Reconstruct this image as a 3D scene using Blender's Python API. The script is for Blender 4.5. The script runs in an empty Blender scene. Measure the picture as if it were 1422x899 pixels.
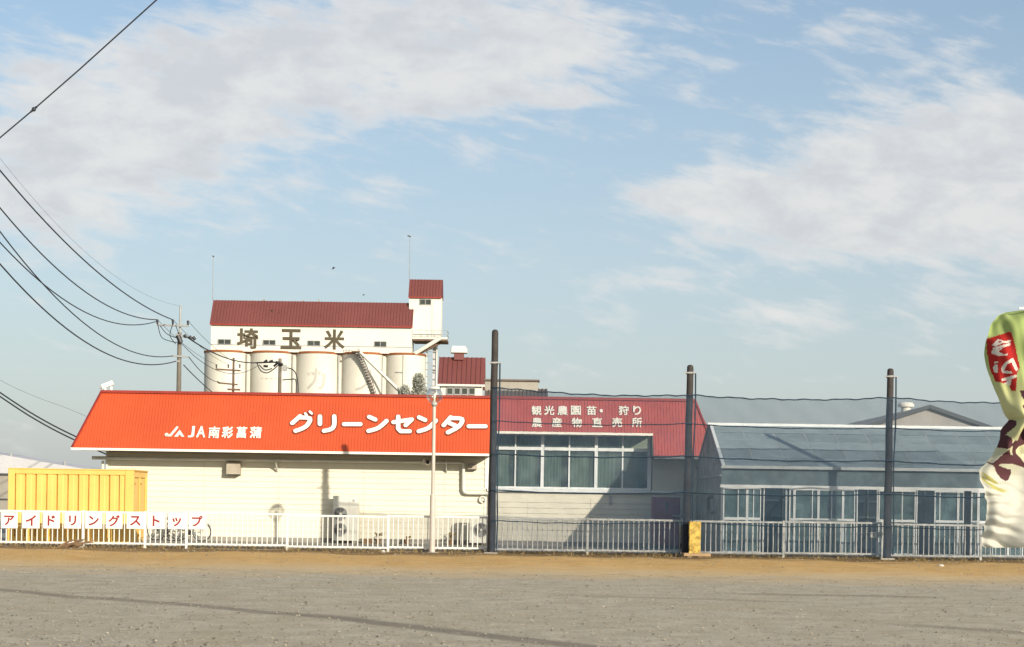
import bpy, math, random
from mathutils import Vector, Matrix
from mathutils.geometry import tessellate_polygon
random.seed(7)
SC = bpy.context.scene
COL = SC.collection
PI = math.pi

# ------------------------------------------------------------------ camera
F, CX, CY, TH, EYE = 2350.0, 711.0, 694.0, 0.01484, 1.6   # focal length and principal point in photo pixels, roll, eye height
cam_d = bpy.data.cameras.new('camera')
cam = bpy.data.objects.new('camera', cam_d); COL.objects.link(cam)
cam_d.sensor_width = 36.0; cam_d.sensor_fit = 'HORIZONTAL'
cam_d.lens = 36.0 * F / 1422.0
cam_d.shift_y = (CY - 449.5) / 1422.0
cam_d.clip_start = 0.1; cam_d.clip_end = 9000
cam.matrix_world = Matrix.Translation((0, 0, EYE)) @ Matrix.Rotation(PI / 2, 4, 'X') @ Matrix.Rotation(TH, 4, 'Z')
SC.camera = cam

# ------------------------------------------------------------------ light, sky, exposure
SUN = Vector((0.634, -1.0, 0.387)).normalized()            # towards the sun, read off the lamp's shadow on the wall
EXPOSURE = 0.5
SKY_K = 0.107
SC.view_settings.view_transform = 'Standard'; SC.view_settings.look = 'None'
SC.view_settings.exposure = EXPOSURE; SC.view_settings.gamma = 1.0
sun_d = bpy.data.lights.new('sun', 'SUN'); sun_d.energy = 4.2; sun_d.angle = math.radians(0.53); sun_d.color = (1.0, 0.915, 0.775)
sun_o = bpy.data.objects.new('sun', sun_d); COL.objects.link(sun_o)
sun_o.rotation_euler = (-SUN).to_track_quat('-Z', 'Y').to_euler(); sun_o.location = SUN * 100
world = bpy.data.worlds.new('World'); SC.world = world; world.use_nodes = True


class NT:
    """small helper to write node maths as expressions"""
    def __init__(s, tree): s.t = tree; s.n = tree.nodes; s.l = tree.links
    def node(s, typ, **kw):
        n = s.n.new(typ)
        for k, v in kw.items(): setattr(n, k, v)
        return n
    def put(s, sock, v):
        if hasattr(v, 'node'): s.l.new(v, sock)
        else: sock.default_value = v
    def m(s, op, a, b=0.0, c=0.0, clamp=False):
        n = s.node('ShaderNodeMath', operation=op); n.use_clamp = clamp
        s.put(n.inputs[0], a); s.put(n.inputs[1], b); s.put(n.inputs[2], c); return n.outputs[0]
    def mapr(s, v, a, b, c=0.0, d=1.0, smooth=True):
        n = s.node('ShaderNodeMapRange'); n.interpolation_type = 'SMOOTHSTEP' if smooth else 'LINEAR'
        for i, q in enumerate((v, a, b, c, d)): s.put(n.inputs[i], q)
        return n.outputs[0]
    def mix(s, f, a, b):
        n = s.node('ShaderNodeMix', data_type='RGBA')
        s.put(n.inputs[0], f); s.put(n.inputs[6], a); s.put(n.inputs[7], b); return n.outputs[2]
    def noise(s, vec, scale, detail=4, rough=0.55, dist=0.0):
        n = s.node('ShaderNodeTexNoise')
        s.l.new(vec, n.inputs['Vector']); n.inputs['Scale'].default_value = scale; n.inputs['Detail'].default_value = detail
        n.inputs['Roughness'].default_value = rough; n.inputs['Distortion'].default_value = dist
        return n.outputs[0]
    def comb(s, x, y, z):
        n = s.node('ShaderNodeCombineXYZ')
        for i, q in enumerate((x, y, z)): s.put(n.inputs[i], q)
        return n.outputs[0]
    def sep(s, v):
        n = s.node('ShaderNodeSeparateXYZ'); s.l.new(v, n.inputs[0]); return n.outputs
    def pos(s): return s.node('ShaderNodeNewGeometry').outputs['Position']


def c4(c): return (c[0], c[1], c[2], 1.0)


def build_world():
    nt = NT(world.node_tree)
    for n in list(nt.n): nt.n.remove(n)
    out = nt.node('ShaderNodeOutputWorld'); bg = nt.node('ShaderNodeBackground')
    sky = nt.node('ShaderNodeTexSky', sky_type='NISHITA')
    sky.sun_disc = False
    sky.sun_elevation = math.asin(SUN.z); sky.sun_rotation = math.atan2(SUN.x, SUN.y)
    sky.altitude = 20; sky.air_density = 1.0; sky.dust_density = 1.6; sky.ozone_density = 1.6
    d = nt.node('ShaderNodeTexCoord').outputs['Generated']
    x, y, z = nt.sep(d)
    yy = nt.m('MAXIMUM', nt.m('ABSOLUTE', y), 0.15)
    tx, tz = nt.m('DIVIDE', x, yy), nt.m('DIVIDE', z, yy)      # position on the sky as tangents
    # warp the cloud outlines a little
    wv = nt.comb(tx, nt.m('MULTIPLY', tz, 1.9), nt.m('MULTIPLY', y, 0.6))
    n1 = nt.noise(wv, 15.0, 9, 0.58, 0.25)
    n2 = nt.noise(nt.comb(nt.m('MULTIPLY', tx, 0.75), nt.m('ADD', nt.m('MULTIPLY', tz, 2.6), nt.m('MULTIPLY', tx, 0.55)), 3.7), 30.0, 8, 0.60, 0.3)
    n3 = nt.noise(wv, 3.2, 3, 0.5)
    front = nt.mapr(y, 0.1, 0.4)
    blobs = [(540, 70, 300, 110, 1.0), (250, 140, 240, 110, .80), (730, 45, 140, 62, .55), (650, 120, 130, 40, .5), (60, 210, 170, 120, .62), (200, 265, 170, 70, .5),
             (30, 330, 120, 60, .42), (70, 60, 110, 60, -.25), (1330, 190, 150, 85, .95), (1180, 240, 170, 70, .85), (1020, 275, 150, 52, .72), (1390, 260, 190, 90, .8),
             (1250, 330, 330, 55, .42), (900, 280, 80, 26, .45), (765, 138, 52, 12, .62), (1000, 20, 70, 16, .4), (900, 372, 90, 22, .36), (990, 432, 210, 40, .34),
             (1240, 30, 240, 40, .28), (420, 275, 110, 30, .28), (620, 330, 160, 30, .16), (1200, 450, 300, 60, .16)]
    tot = None
    for (px, py, rx, ry, w) in blobs:
        a = nt.m('DIVIDE', nt.m('SUBTRACT', tx, (px - CX) / F), rx / F)
        b = nt.m('DIVIDE', nt.m('SUBTRACT', tz, (CY - py) / F), ry / F)
        e = nt.m('POWER', 2.718, nt.m('MULTIPLY', nt.m('ADD', nt.m('MULTIPLY', a, a), nt.m('MULTIPLY', b, b)), -1.0))
        tot = nt.m('MULTIPLY', e, w) if tot is None else nt.m('MULTIPLY_ADD', e, w, tot)
    # round the rest of the sky goes the same broken cloud, from noise alone
    rest = nt.mapr(n3, 0.42, 0.72, 0.0, 0.8)
    far = nt.mapr(nt.m('MAXIMUM', nt.m('ABSOLUTE', tx), nt.m('ABSOLUTE', tz)), 0.34, 0.55)
    cov = nt.m('ADD', nt.m('MULTIPLY', tot, front), nt.m('MULTIPLY', rest, nt.m('MAXIMUM', far, nt.m('SUBTRACT', 1.0, front))))
    nn = nt.m('ADD', nt.m('MULTIPLY', n1, 0.46), nt.m('MULTIPLY', n2, 0.54))
    raw = nt.m('ADD', cov, nt.m('MULTIPLY', nt.m('SUBTRACT', nn, 0.5), 3.7))
    dens = nt.mapr(raw, 0.15, 1.05)
    thick = nt.mapr(raw, 0.45, 1.1)
    sh = nt.mapr(nt.noise(nt.comb(nt.m('ADD', tx, 0.004), nt.m('MULTIPLY_ADD', tz, 1.9, 0.010), nt.m('MULTIPLY', y, 0.6)), 22.0, 8, 0.6, 0.2), 0.34, 0.66)
    cloud = nt.mix(nt.m('MULTIPLY', thick, nt.m('MULTIPLY_ADD', sh, -1.0, 1.0)), (5.3, 5.28, 5.2, 1), (4.3, 4.4, 4.58, 1))
    # thin white veil that thickens towards the horizon, all round
    veil = nt.mapr(tz, 0.0, 0.30, 0.75, 0.24, smooth=False)
    tn = nt.node('ShaderNodeMix', data_type='RGBA', blend_type='MULTIPLY'); tn.inputs[0].default_value = 1.0
    nt.put(tn.inputs[6], sky.outputs[0]); tn.inputs[7].default_value = (0.94, 1.03, 1.03, 1)
    base = nt.mix(veil, tn.outputs[2], (3.76, 3.88, 4.10, 1))
    final = nt.mix(nt.m('MULTIPLY', dens, 0.88), base, cloud)
    nt.l.new(final, bg.inputs['Color']); bg.inputs['Strength'].default_value = SKY_K
    nt.l.new(bg.outputs[0], out.inputs['Surface'])
build_world()


# ------------------------------------------------------------------ pixel <-> world
def P(x, y, Y):
    """world point at depth Y behind photo pixel (x, y)"""
    dx, dy = x - CX, CY - y
    u = dx * math.cos(TH) - dy * math.sin(TH); v = dx * math.sin(TH) + dy * math.cos(TH)
    return Vector((u * Y / F, Y, EYE + v * Y / F))
def XW(x, y, Y): return P(x, y, Y).x
def ZW(x, y, Y): return P(x, y, Y).z


# ------------------------------------------------------------------ materials
def new_mat(name):
    m = bpy.data.materials.new(name); m.use_nodes = True
    nt = NT(m.node_tree)
    return m, nt, nt.n['Principled BSDF']
def M(name, col, rough=0.6, var=0.12, scale=2.0, bump=0.0, bscale=40.0, metal=0.0, spec=0.4, dirt=None, dirt_amt=0.0, streak=0.0, fine=0.06):
    m, nt, b = new_mat(name)
    p = nt.pos()
    n = nt.noise(p, scale, 5, 0.6)
    lo = tuple(max(0, c * (1 - var)) for c in col); hi = tuple(min(1, c * (1 + var)) for c in col)
    c = nt.mix(nt.mapr(n, 0.3, 0.7), c4(lo), c4(hi))
    if fine:
        f = nt.noise(p, scale * 23, 3, 0.6)
        c = nt.mix(nt.mapr(f, 0.35, 0.75, 0.0, fine * 2), c, c4(tuple(q * 0.45 for q in col)))
    if dirt is not None:
        d = nt.mapr(nt.noise(p, scale * 1.7, 6, 0.65), 0.62 - dirt_amt * 0.3, 0.82)
        c = nt.mix(nt.m('MULTIPLY', d, min(1, dirt_amt * 1.6)), c, c4(dirt))
    if streak:
        x, y, z = nt.sep(p)
        s = nt.noise(nt.comb(nt.m('MULTIPLY', x, 4.5), nt.m('MULTIPLY', y, 4.5), nt.m('MULTIPLY', z, 0.35)), 1.3, 4, 0.6)
        c = nt.mix(nt.mapr(s, 0.5, 0.8, 0, streak), c, c4(dirt if dirt is not None else tuple(q * 0.5 for q in col)))
    nt.l.new(c, b.inputs['Base Color'])
    b.inputs['Roughness'].default_value = rough; b.inputs['Metallic'].default_value = metal
    b.inputs['Specular IOR Level'].default_value = spec
    if bump:
        bn = nt.node('ShaderNodeBump'); bn.inputs['Strength'].default_value = bump; bn.inputs['Distance'].default_value = 0.02
        nt.l.new(nt.noise(p, bscale, 4, 0.6), bn.inputs['Height']); nt.l.new(bn.outputs[0], b.inputs['Normal'])
    return m
def glass_mat(name, tint, opaque, body=(0.1, 0.13, 0.13), rough=0.05, gloss=0.25, dirt=0.3):
    """pane: some light passes, some is stopped by dirt in it, some is mirrored"""
    m, nt, b = new_mat(name)
    nt.n.remove(b); out = nt.n['Material Output']
    tr = nt.node('ShaderNodeBsdfTransparent'); tr.inputs[0].default_value = c4(tint)
    df = nt.node('ShaderNodeBsdfDiffuse')
    nn = nt.noise(nt.pos(), 2.3, 5, 0.65)
    nt.l.new(nt.mix(nt.mapr(nn, 0.35, 0.7), c4(tuple(q * (1 - dirt) for q in body)), c4(tuple(q * (1 + dirt) for q in body))), df.inputs[0])
    gl = nt.node('ShaderNodeBsdfGlossy'); gl.inputs['Roughness'].default_value = rough; gl.inputs[0].default_value = (.9, .9, .9, 1)
    m1 = nt.node('ShaderNodeMixShader'); m2 = nt.node('ShaderNodeMixShader')
    nt.put(m1.inputs[0], nt.m('MULTIPLY', nt.mapr(nn, 0.3, 0.75, 1 - dirt * 0.4, 1 + dirt * 0.25), opaque, clamp=True))
    nt.l.new(tr.outputs[0], m1.inputs[1]); nt.l.new(df.outputs[0], m1.inputs[2])
    lw = nt.node('ShaderNodeFresnel'); lw.inputs[0].default_value = 1.5
    nt.put(m2.inputs[0], nt.m('MULTIPLY', lw.outputs[0], gloss * 4, clamp=True))
    nt.l.new(m1.outputs[0], m2.inputs[1]); nt.l.new(gl.outputs[0], m2.inputs[2]); nt.l.new(m2.outputs[0], out.inputs['Surface'])
    return m

MT = {}
MT['orange'] = M('orange_roof_paint', (0.50, 0.074, 0.022), 0.45, 0.07, 0.7, dirt=(0.36, 0.06, 0.02), dirt_amt=0.10, streak=0.12)
MT['crimson'] = M('faded_red_roof_paint', (0.36, 0.070, 0.058), 0.5, 0.08, 0.7, dirt=(0.33, 0.07, 0.06), dirt_amt=0.12, streak=0.15)
MT['darkred'] = M('dark_red_cap', (0.26, 0.03, 0.02), 0.5)
MT['farred'] = M('maroon_far_roof', (0.165, 0.050, 0.044), 0.55, 0.1, 0.12, streak=0.25, dirt=(0.2, 0.05, 0.05), dirt_amt=0.1)
MT['cream'] = M('cream_siding', (0.66, 0.62, 0.50), 0.6, 0.03, 0.8, dirt=(0.5, 0.46, 0.36), dirt_amt=0.10, streak=0.17, fine=0.03)
MT['trim'] = M('white_trim', (0.78, 0.74, 0.64), 0.5, 0.06, 1.0, fine=0.03)
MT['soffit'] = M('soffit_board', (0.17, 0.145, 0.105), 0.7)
MT['concrete'] = M('concrete', (0.28, 0.26, 0.225), 0.85, 0.16, 0.8, bump=0.25, dirt=(0.15, 0.13, 0.1), dirt_amt=0.35)
MT['white'] = M('white_fence_paint', (0.70, 0.68, 0.62), 0.4, 0.05, 3.0, dirt=(0.42, 0.33, 0.22), dirt_amt=0.12, fine=0.03)
MT['alu'] = M('white_aluminium', (0.74, 0.76, 0.75), 0.35, 0.05, 2.0, fine=0.02)
MT['greyalu'] = M('grey_aluminium', (0.46, 0.50, 0.50), 0.4, 0.08, 2.0)
MT['yellow'] = M('yellow_container_paint', (0.73, 0.465, 0.12), 0.5, 0.06, 1.2, dirt=(0.46, 0.26, 0.05), dirt_amt=0.12, streak=0.18)
MT['yellowdark'] = M('rusty_yellow_edge', (0.42, 0.22, 0.04), 0.7, 0.2, 4.0)
MT['red'] = M('red_letter_paint', (0.27, 0.012, 0.026), 0.5, 0.08, 5.0)
MT['letter'] = M('white_letter', (0.74, 0.71, 0.63), 0.45, 0.03, 3.0, fine=0.02)
MT['outline'] = M('brown_letter_edge', (0.17, 0.035, 0.02), 0.6)
MT['olive'] = M('olive_letter', (0.080, 0.064, 0.038), 0.7, 0.15, 0.6)
MT['silo'] = M('silo_concrete_paint', (0.60, 0.57, 0.49), 0.7, 0.05, 0.22, dirt=(0.48, 0.42, 0.32), dirt_amt=0.22, streak=0.42, fine=0.03)
MT['silowall'] = M('cream_elevator_wall', (0.64, 0.62, 0.54), 0.65, 0.04, 0.15, streak=0.08, dirt=(0.55, 0.5, 0.4), dirt_amt=0.05, fine=0.02)
MT['rust'] = M('rust_band', (0.27, 0.088, 0.028), 0.8, 0.25, 0.5)
MT['fadeletter'] = M('faded_letter', (0.43, 0.41, 0.36), 0.8, 0.08, 0.4)
MT['greymetal'] = M('grey_metal', (0.30, 0.30, 0.29), 0.5, 0.12, 1.0)
MT['greytank'] = M('grey_tank', (0.20, 0.21, 0.19), 0.7, 0.12, 0.3)
MT['stairbrown'] = M('brown_stair', (0.14, 0.085, 0.055), 0.7, 0.25, 0.6)
MT['brownroof'] = M('brown_sheet_roof', (0.14, 0.105, 0.085), 0.6, 0.18, 0.25, streak=0.3)
MT['greybrown'] = M('grey_brown_wall', (0.29, 0.265, 0.225), 0.8, 0.15, 0.2, streak=0.3)
MT['greyroof'] = M('grey_slate_roof', (0.34, 0.32, 0.29), 0.7, 0.1, 0.2)
MT['darkgrey'] = M('dark_grey_fascia', (0.055, 0.06, 0.065), 0.6)
MT['paleroof'] = M('pale_lilac_sheet', (0.47, 0.46, 0.475), 0.6, 0.05, 0.2, streak=0.08)
MT['pole'] = M('concrete_pole', (0.16, 0.138, 0.11), 0.8, 0.2, 1.0, streak=0.2)
MT['black'] = M('black_rubber', (0.018, 0.018, 0.02), 0.5, 0.2, 4.0)
MT['wire'] = M('wire_black', (0.03, 0.034, 0.04), 0.5, 0.1, 4.0)
MT['postwood'] = M('brown_tarred_post', (0.040, 0.034, 0.031), 0.8, 0.3, 2.0, bump=0.3, streak=0.4)
MT['net'] = M('dark_blue_net', (0.010, 0.037, 0.072), 0.6, 0.15, 0.8, fine=0)
MT['rope'] = M('navy_rope', (0.010, 0.028, 0.050), 0.7, 0.15, 3.0)
MT['lamp'] = M('pinkish_lamp_paint', (0.50, 0.43, 0.37), 0.45, 0.08, 2.0, dirt=(0.4, 0.3, 0.22), dirt_amt=0.12)
MT['acbody'] = M('ac_casing', (0.62, 0.60, 0.52), 0.5, 0.06, 2.0, dirt=(0.35, 0.3, 0.22), dirt_amt=0.15)
MT['acdark'] = M('ac_dark_grille', (0.045, 0.043, 0.04), 0.5)
MT['maroon'] = M('maroon_cabinet_paint', (0.21, 0.045, 0.075), 0.45, 0.12, 2.0, streak=0.2)
MT['pillar'] = M('weathered_yellow_stone', (0.58, 0.40, 0.085), 0.75, 0.30, 5.0, bump=0.7, bscale=18, dirt=(0.11, 0.055, 0.015), dirt_amt=0.9, fine=0.15)
MT['slab'] = M('brown_stone_slab', (0.32, 0.215, 0.115), 0.85, 0.2, 3.0, bump=0.4)
MT['wood'] = M('old_wood', (0.22, 0.13, 0.07), 0.8, 0.25, 3.0)
MT['straw'] = M('dry_grass', (0.24, 0.17, 0.07), 0.85, 0.3, 6.0)
MT['curtain'] = M('grey_green_curtain', (0.42, 0.47, 0.41), 0.9, 0.12, 2.0)
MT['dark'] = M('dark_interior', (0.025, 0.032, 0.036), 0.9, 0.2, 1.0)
MT['table'] = M('dark_bench', (0.10, 0.12, 0.12), 0.8)
MT['bird'] = M('dark_bird', (0.03, 0.028, 0.027), 0.7)
MT['stone'] = M('pale_stone', (0.55, 0.52, 0.45), 0.85, 0.15, 8.0)
MT['pebble'] = M('grey_pebbles', (0.23, 0.20, 0.15), 0.9, 0.75, 9.0)
MT['leaf'] = M('grey_green_leaves', (0.30, 0.31, 0.26), 0.8, 0.15, 0.9)
MT['window'] = glass_mat('window_glass', (0.72, 0.80, 0.78), 0.26, (0.21, 0.25, 0.235), 0.06, 0.10)
MT['darkwindow'] = M('dark_window_glass', (0.045, 0.05, 0.04), 0.12, 0.3, 0.8, spec=0.6)
MT['film'] = glass_mat('greenhouse_roof_film', (0.80, 0.86, 0.88), 0.62, (0.36, 0.43, 0.45), 0.3, 0.04, 0.06)
MT['film2'] = glass_mat('greenhouse_roof_film_dull', (0.80, 0.86, 0.88), 0.60, (0.31, 0.375, 0.39), 0.3, 0.04, 0.08)
MT['gablefilm'] = glass_mat('dirty_gable_sheet', (0.6, 0.68, 0.70), 0.96, (0.22, 0.245, 0.24), 0.4, 0.02, 0.25)
MT['doorglass'] = glass_mat('greenhouse_door_glass', (0.62, 0.72, 0.76), 0.42, (0.17, 0.26, 0.265), 0.08, 0.12, 0.4)
MT['bandfilm'] = glass_mat('greenhouse_upper_sheet', (0.55, 0.64, 0.7), 0.74, (0.18, 0.235, 0.255), 0.25, 0.06, 0.14)


def globe_glass():
    m, nt, b = new_mat('clear_globe_glass')
    nt.n.remove(b); out = nt.n['Material Output']
    tr = nt.node('ShaderNodeBsdfTransparent'); tr.inputs[0].default_value = (.93, .94, .93, 1)
    gl = nt.node('ShaderNodeBsdfGlossy'); gl.inputs['Roughness'].default_value = 0.06
    mx = nt.node('ShaderNodeMixShader')
    lw = nt.node('ShaderNodeLayerWeight'); lw.inputs[0].default_value = 0.55
    nt.put(mx.inputs[0], nt.m('MULTIPLY_ADD', lw.outputs['Facing'], 0.55, 0.10, clamp=True))
    nt.l.new(tr.outputs[0], mx.inputs[1]); nt.l.new(gl.outputs[0], mx.inputs[2]); nt.l.new(mx.outputs[0], out.inputs['Surface'])
    return m
MT['globe'] = globe_glass()


# ------------------------------------------------------------------ mesh builder
class MB:
    def __init__(s): s.v = []; s.f = []; s.m = []
    def add(s, vs, fs, mi=0):
        o = len(s.v); s.v += [tuple(v) for v in vs]
        for f in fs: s.f.append(tuple(i + o for i in f)); s.m.append(mi)
        return s
    def box(s, x0, x1, y0, y1, z0, z1, mi=0):
        x0, x1 = min(x0, x1), max(x0, x1); y0, y1 = min(y0, y1), max(y0, y1); z0, z1 = min(z0, z1), max(z0, z1)
        return s.add([(x0, y0, z0), (x1, y0, z0), (x1, y1, z0), (x0, y1, z0), (x0, y0, z1), (x1, y0, z1), (x1, y1, z1), (x0, y1, z1)],
                     [(3, 2, 1, 0), (4, 5, 6, 7), (0, 1, 5, 4), (1, 2, 6, 5), (2, 3, 7, 6), (3, 0, 4, 7)], mi)
    def bbox(s, x0, x1, y0, y1, z0, z1, b=0.01, mi=0):
        """box with bevelled vertical and horizontal front edges (eight-sided in plan, chamfered top)"""
        pl = [(x0 + b, y0), (x1 - b, y0), (x1, y0 + b), (x1, y1 - b), (x1 - b, y1), (x0 + b, y1), (x0, y1 - b), (x0, y0 + b)]
        cx, cy = (x0 + x1) / 2, (y0 + y1) / 2
        ins = [(cx + (x - cx) * (1 - 2 * b / (x1 - x0)), cy + (y - cy) * (1 - 2 * b / (y1 - y0))) for x, y in pl]
        vs = [(x, y, z0) for x, y in pl] + [(x, y, z1 - b) for x, y in pl] + [(x, y, z1) for x, y in ins]
        fs = [tuple(range(7, -1, -1)), tuple(range(16, 24))]
        for k in range(8):
            j = (k + 1) % 8; fs += [(k, j, 8 + j, 8 + k), (8 + k, 8 + j, 16 + j, 16 + k)]
        return s.add(vs, fs, mi)
    def bar(s, a, b, w, h=None, mi=0, up=(0, 0, 1)):
        a, b = Vector(a), Vector(b); d = (b - a).normalized(); h = h or w
        u = Vector(up)
        if abs(d.dot(u)) > 0.95: u = Vector((0, 1, 0))
        r = d.cross(u).normalized() * w / 2; t = r.cross(d).normalized() * h / 2
        return s.add([a - r - t, a + r - t, a + r + t, a - r + t, b - r - t, b + r - t, b + r + t, b - r + t],
                     [(0, 1, 2, 3), (7, 6, 5, 4), (0, 4, 5, 1), (1, 5, 6, 2), (2, 6, 7, 3), (3, 7, 4, 0)], mi)
    def tube(s, pts, r, n=8, mi=0):
        pts = [Vector(p) for p in pts]; L = len(pts)
        rs = r if isinstance(r, (list, tuple)) else [r] * L
        o = len(s.v); prev = None
        for i, p in enumerate(pts):
            d = (pts[min(i + 1, L - 1)] - pts[max(i - 1, 0)]).normalized()
            if prev is None:
                a = Vector((0, 0, 1)) if abs(d.z) < 0.9 else Vector((0, 1, 0)); u = d.cross(a).normalized()
            else: u = (prev - d * prev.dot(d)).normalized()
            prev = u; w = d.cross(u)
            for k in range(n):
                t = 2 * PI * k / n; s.v.append(tuple(p + (u * math.cos(t) + w * math.sin(t)) * rs[i]))
        for i in range(L - 1):
            for k in range(n):
                j = (k + 1) % n
                s.f.append((o + i * n + k, o + i * n + j, o + (i + 1) * n + j, o + (i + 1) * n + k)); s.m.append(mi)
        s.f.append(tuple(o + k for k in range(n - 1, -1, -1))); s.m.append(mi)
        s.f.append(tuple(o + (L - 1) * n + k for k in range(n))); s.m.append(mi)
        return s
    def lathe(s, c, prof, n=20, mi=0, axis='Z', a0=0.0, a1=2 * PI):
        c = Vector(c); o = len(s.v); full = abs(a1 - a0 - 2 * PI) < 1e-6; K = n if full else n + 1
        for (r, h) in prof:
            for k in range(K):
                t = a0 + (a1 - a0) * k / n; x, y = r * math.cos(t), r * math.sin(t)
                q = Vector((x, y, h)) if axis == 'Z' else (Vector((x, h, y)) if axis == 'Y' else Vector((h, x, y)))
                s.v.append(tuple(c + q))
        for i in range(len(prof) - 1):
            for k in range(n):
                j = (k + 1) % K
                f = (o + i * K + k, o + i * K + j, o + (i + 1) * K + j, o + (i + 1) * K + k)
                s.f.append(f if axis != 'Y' else f[::-1]); s.m.append(mi)
        return s
    def prism(s, poly, fn, d0, d1, mi=0):
        """2D outline poly; fn(u, v, d) -> world; extruded from depth d0 (front) to d1"""
        n = len(poly); tri = tessellate_polygon([[Vector((u, v, 0)) for u, v in poly]])
        vs = [fn(u, v, d0) for u, v in poly] + [fn(u, v, d1) for u, v in poly]
        fs = [tuple(t) for t in tri] + [tuple(n + i for i in t[::-1]) for t in tri] + [(i, (i + 1) % n, n + (i + 1) % n, n + i) for i in range(n)]
        return s.add(vs, fs, mi)
    def ball(s, c, r, nu=12, nv=8, mi=0, sz=1.0):
        pr = [(r * math.sin(PI * i / nv) + 1e-5, -r * sz * math.cos(PI * i / nv)) for i in range(nv + 1)]
        return s.lathe(c, pr, nu, mi)
    def mesh(s, name, mats, off=(0, 0, 0), smooth=False):
        me = bpy.data.meshes.new(name); o = Vector(off)
        me.from_pydata([tuple(Vector(v) - o) for v in s.v], [], s.f)
        for q in (mats if isinstance(mats, (list, tuple)) else [mats]): me.materials.append(q)
        if any(s.m): me.polygons.foreach_set('material_index', s.m)
        me.update()
        if smooth:
            me.polygons.foreach_set('use_smooth', [True] * len(me.polygons)); me.set_sharp_from_angle(angle=0.65)
        return me


ROOT = {}
def tag(o, label=None, cat=None, group=None, kind=None):
    if label: o['label'] = label
    if cat: o['category'] = cat
    if group: o['group'] = group
    if kind: o['kind'] = kind
    return o
def thing(name, label, cat, loc, group=None):
    o = bpy.data.objects.new(name, None); COL.objects.link(o); o.location = loc; o.empty_display_size = 0.3
    ROOT[o.name] = Vector(loc); return tag(o, label, cat, group)
def root_of(o):
    while o.parent: o = o.parent
    return ROOT[o.name]
def part(name, mb, mats, parent, smooth=False, label=None, kind=None):
    me = mb.mesh(name, mats, root_of(parent), smooth)
    o = bpy.data.objects.new(name, me); COL.objects.link(o); o.parent = parent
    ROOT.setdefault(o.name, Vector())
    return tag(o, label, None, None, kind)
def piece(name, me, parent, loc):
    """a repeat of a shared mesh whose own origin is set at world loc"""
    o = bpy.data.objects.new(name, me); COL.objects.link(o); o.parent = parent
    o.location = Vector(loc) - root_of(parent); return o
def solo(name, mb, mats, label, cat, loc=(0, 0, 0), smooth=False, group=None, kind=None):
    me = mb.mesh(name, mats, loc, smooth)
    o = bpy.data.objects.new(name, me); COL.objects.link(o); o.location = loc
    ROOT[o.name] = Vector(loc)
    return tag(o, label, cat, group, kind)
def copy_tree(o, parent=None, shift=None):
    c = o.copy(); COL.objects.link(c); c.parent = parent
    if parent is None and shift is not None:
        c.location = Vector(o.location) + Vector(shift); ROOT[c.name] = ROOT[o.name] + Vector(shift)
    for ch in list(o.children): copy_tree(ch, c)
    return c


GLY = {}
def glyph(ch, bold=0.03):
    key = (ch, bold)
    if key not in GLY:
        cu = bpy.data.curves.new('glyph', 'FONT'); cu.body = ch; cu.size = 1.0; cu.offset = bold; cu.resolution_u = 3; cu.extrude = 0.5
        cu.fill_mode = 'BOTH'
        o = bpy.data.objects.new('glyph', cu); COL.objects.link(o)
        me = bpy.data.meshes.new_from_object(o.evaluated_get(bpy.context.evaluated_depsgraph_get()))
        vs = [tuple(v.co) for v in me.vertices]; fs = [tuple(p.vertices) for p in me.polygons]
        bpy.data.objects.remove(o); bpy.data.curves.remove(cu); bpy.data.meshes.remove(me)
        xs = [v[0] for v in vs]; ys = [v[1] for v in vs]
        GLY[key] = (vs, fs, (min(xs), max(xs), min(ys), max(ys)))
    return GLY[key]
def add_glyph(mb, ch, fn, u0, u1, v0, v1, d0, d1, bold=0.03, mi=0):
    """glyph stretched to fill the box u0..u1, v0..v1; fn(u, v, d) -> world"""
    vs, fs, (a, b, c, d) = glyph(ch, bold)
    out = [fn(u0 + (x - a) / (b - a) * (u1 - u0), v0 + (y - c) / (d - c) * (v1 - v0), d0 if z > 0 else d1) for x, y, z in vs]
    mb.add(out, fs, mi); return mb
def stroke_outline(pts, w, n=7):
    """round-capped, round-jointed band round a polyline, as separate convex pieces"""
    res = []
    for a, b in zip(pts, pts[1:]):
        ang = math.atan2(b[1] - a[1], b[0] - a[0]); q = []
        for k in range(n + 1):
            t = ang - PI / 2 + PI * k / n; q.append((b[0] + w / 2 * math.cos(t), b[1] + w / 2 * math.sin(t)))
        for k in range(n + 1):
            t = ang + PI / 2 + PI * k / n; q.append((a[0] + w / 2 * math.cos(t), a[1] + w / 2 * math.sin(t)))
        res.append(q)
    return res
def smooth_line(pts, k=4):
    out = []
    n = len(pts)
    for i in range(n - 1):
        p0, p1, p2, p3 = pts[max(i - 1, 0)], pts[i], pts[i + 1], pts[min(i + 2, n - 1)]
        for j in range(k):
            t = j / k
            out.append(tuple(0.5 * ((2 * b) + (-a + c) * t + (2 * a - 5 * b + 4 * c - d) * t * t + (-a + 3 * b - 3 * c + d) * t ** 3) for a, b, c, d in zip(p0, p1, p2, p3)))
    out.append(tuple(pts[-1])); return out


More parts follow.
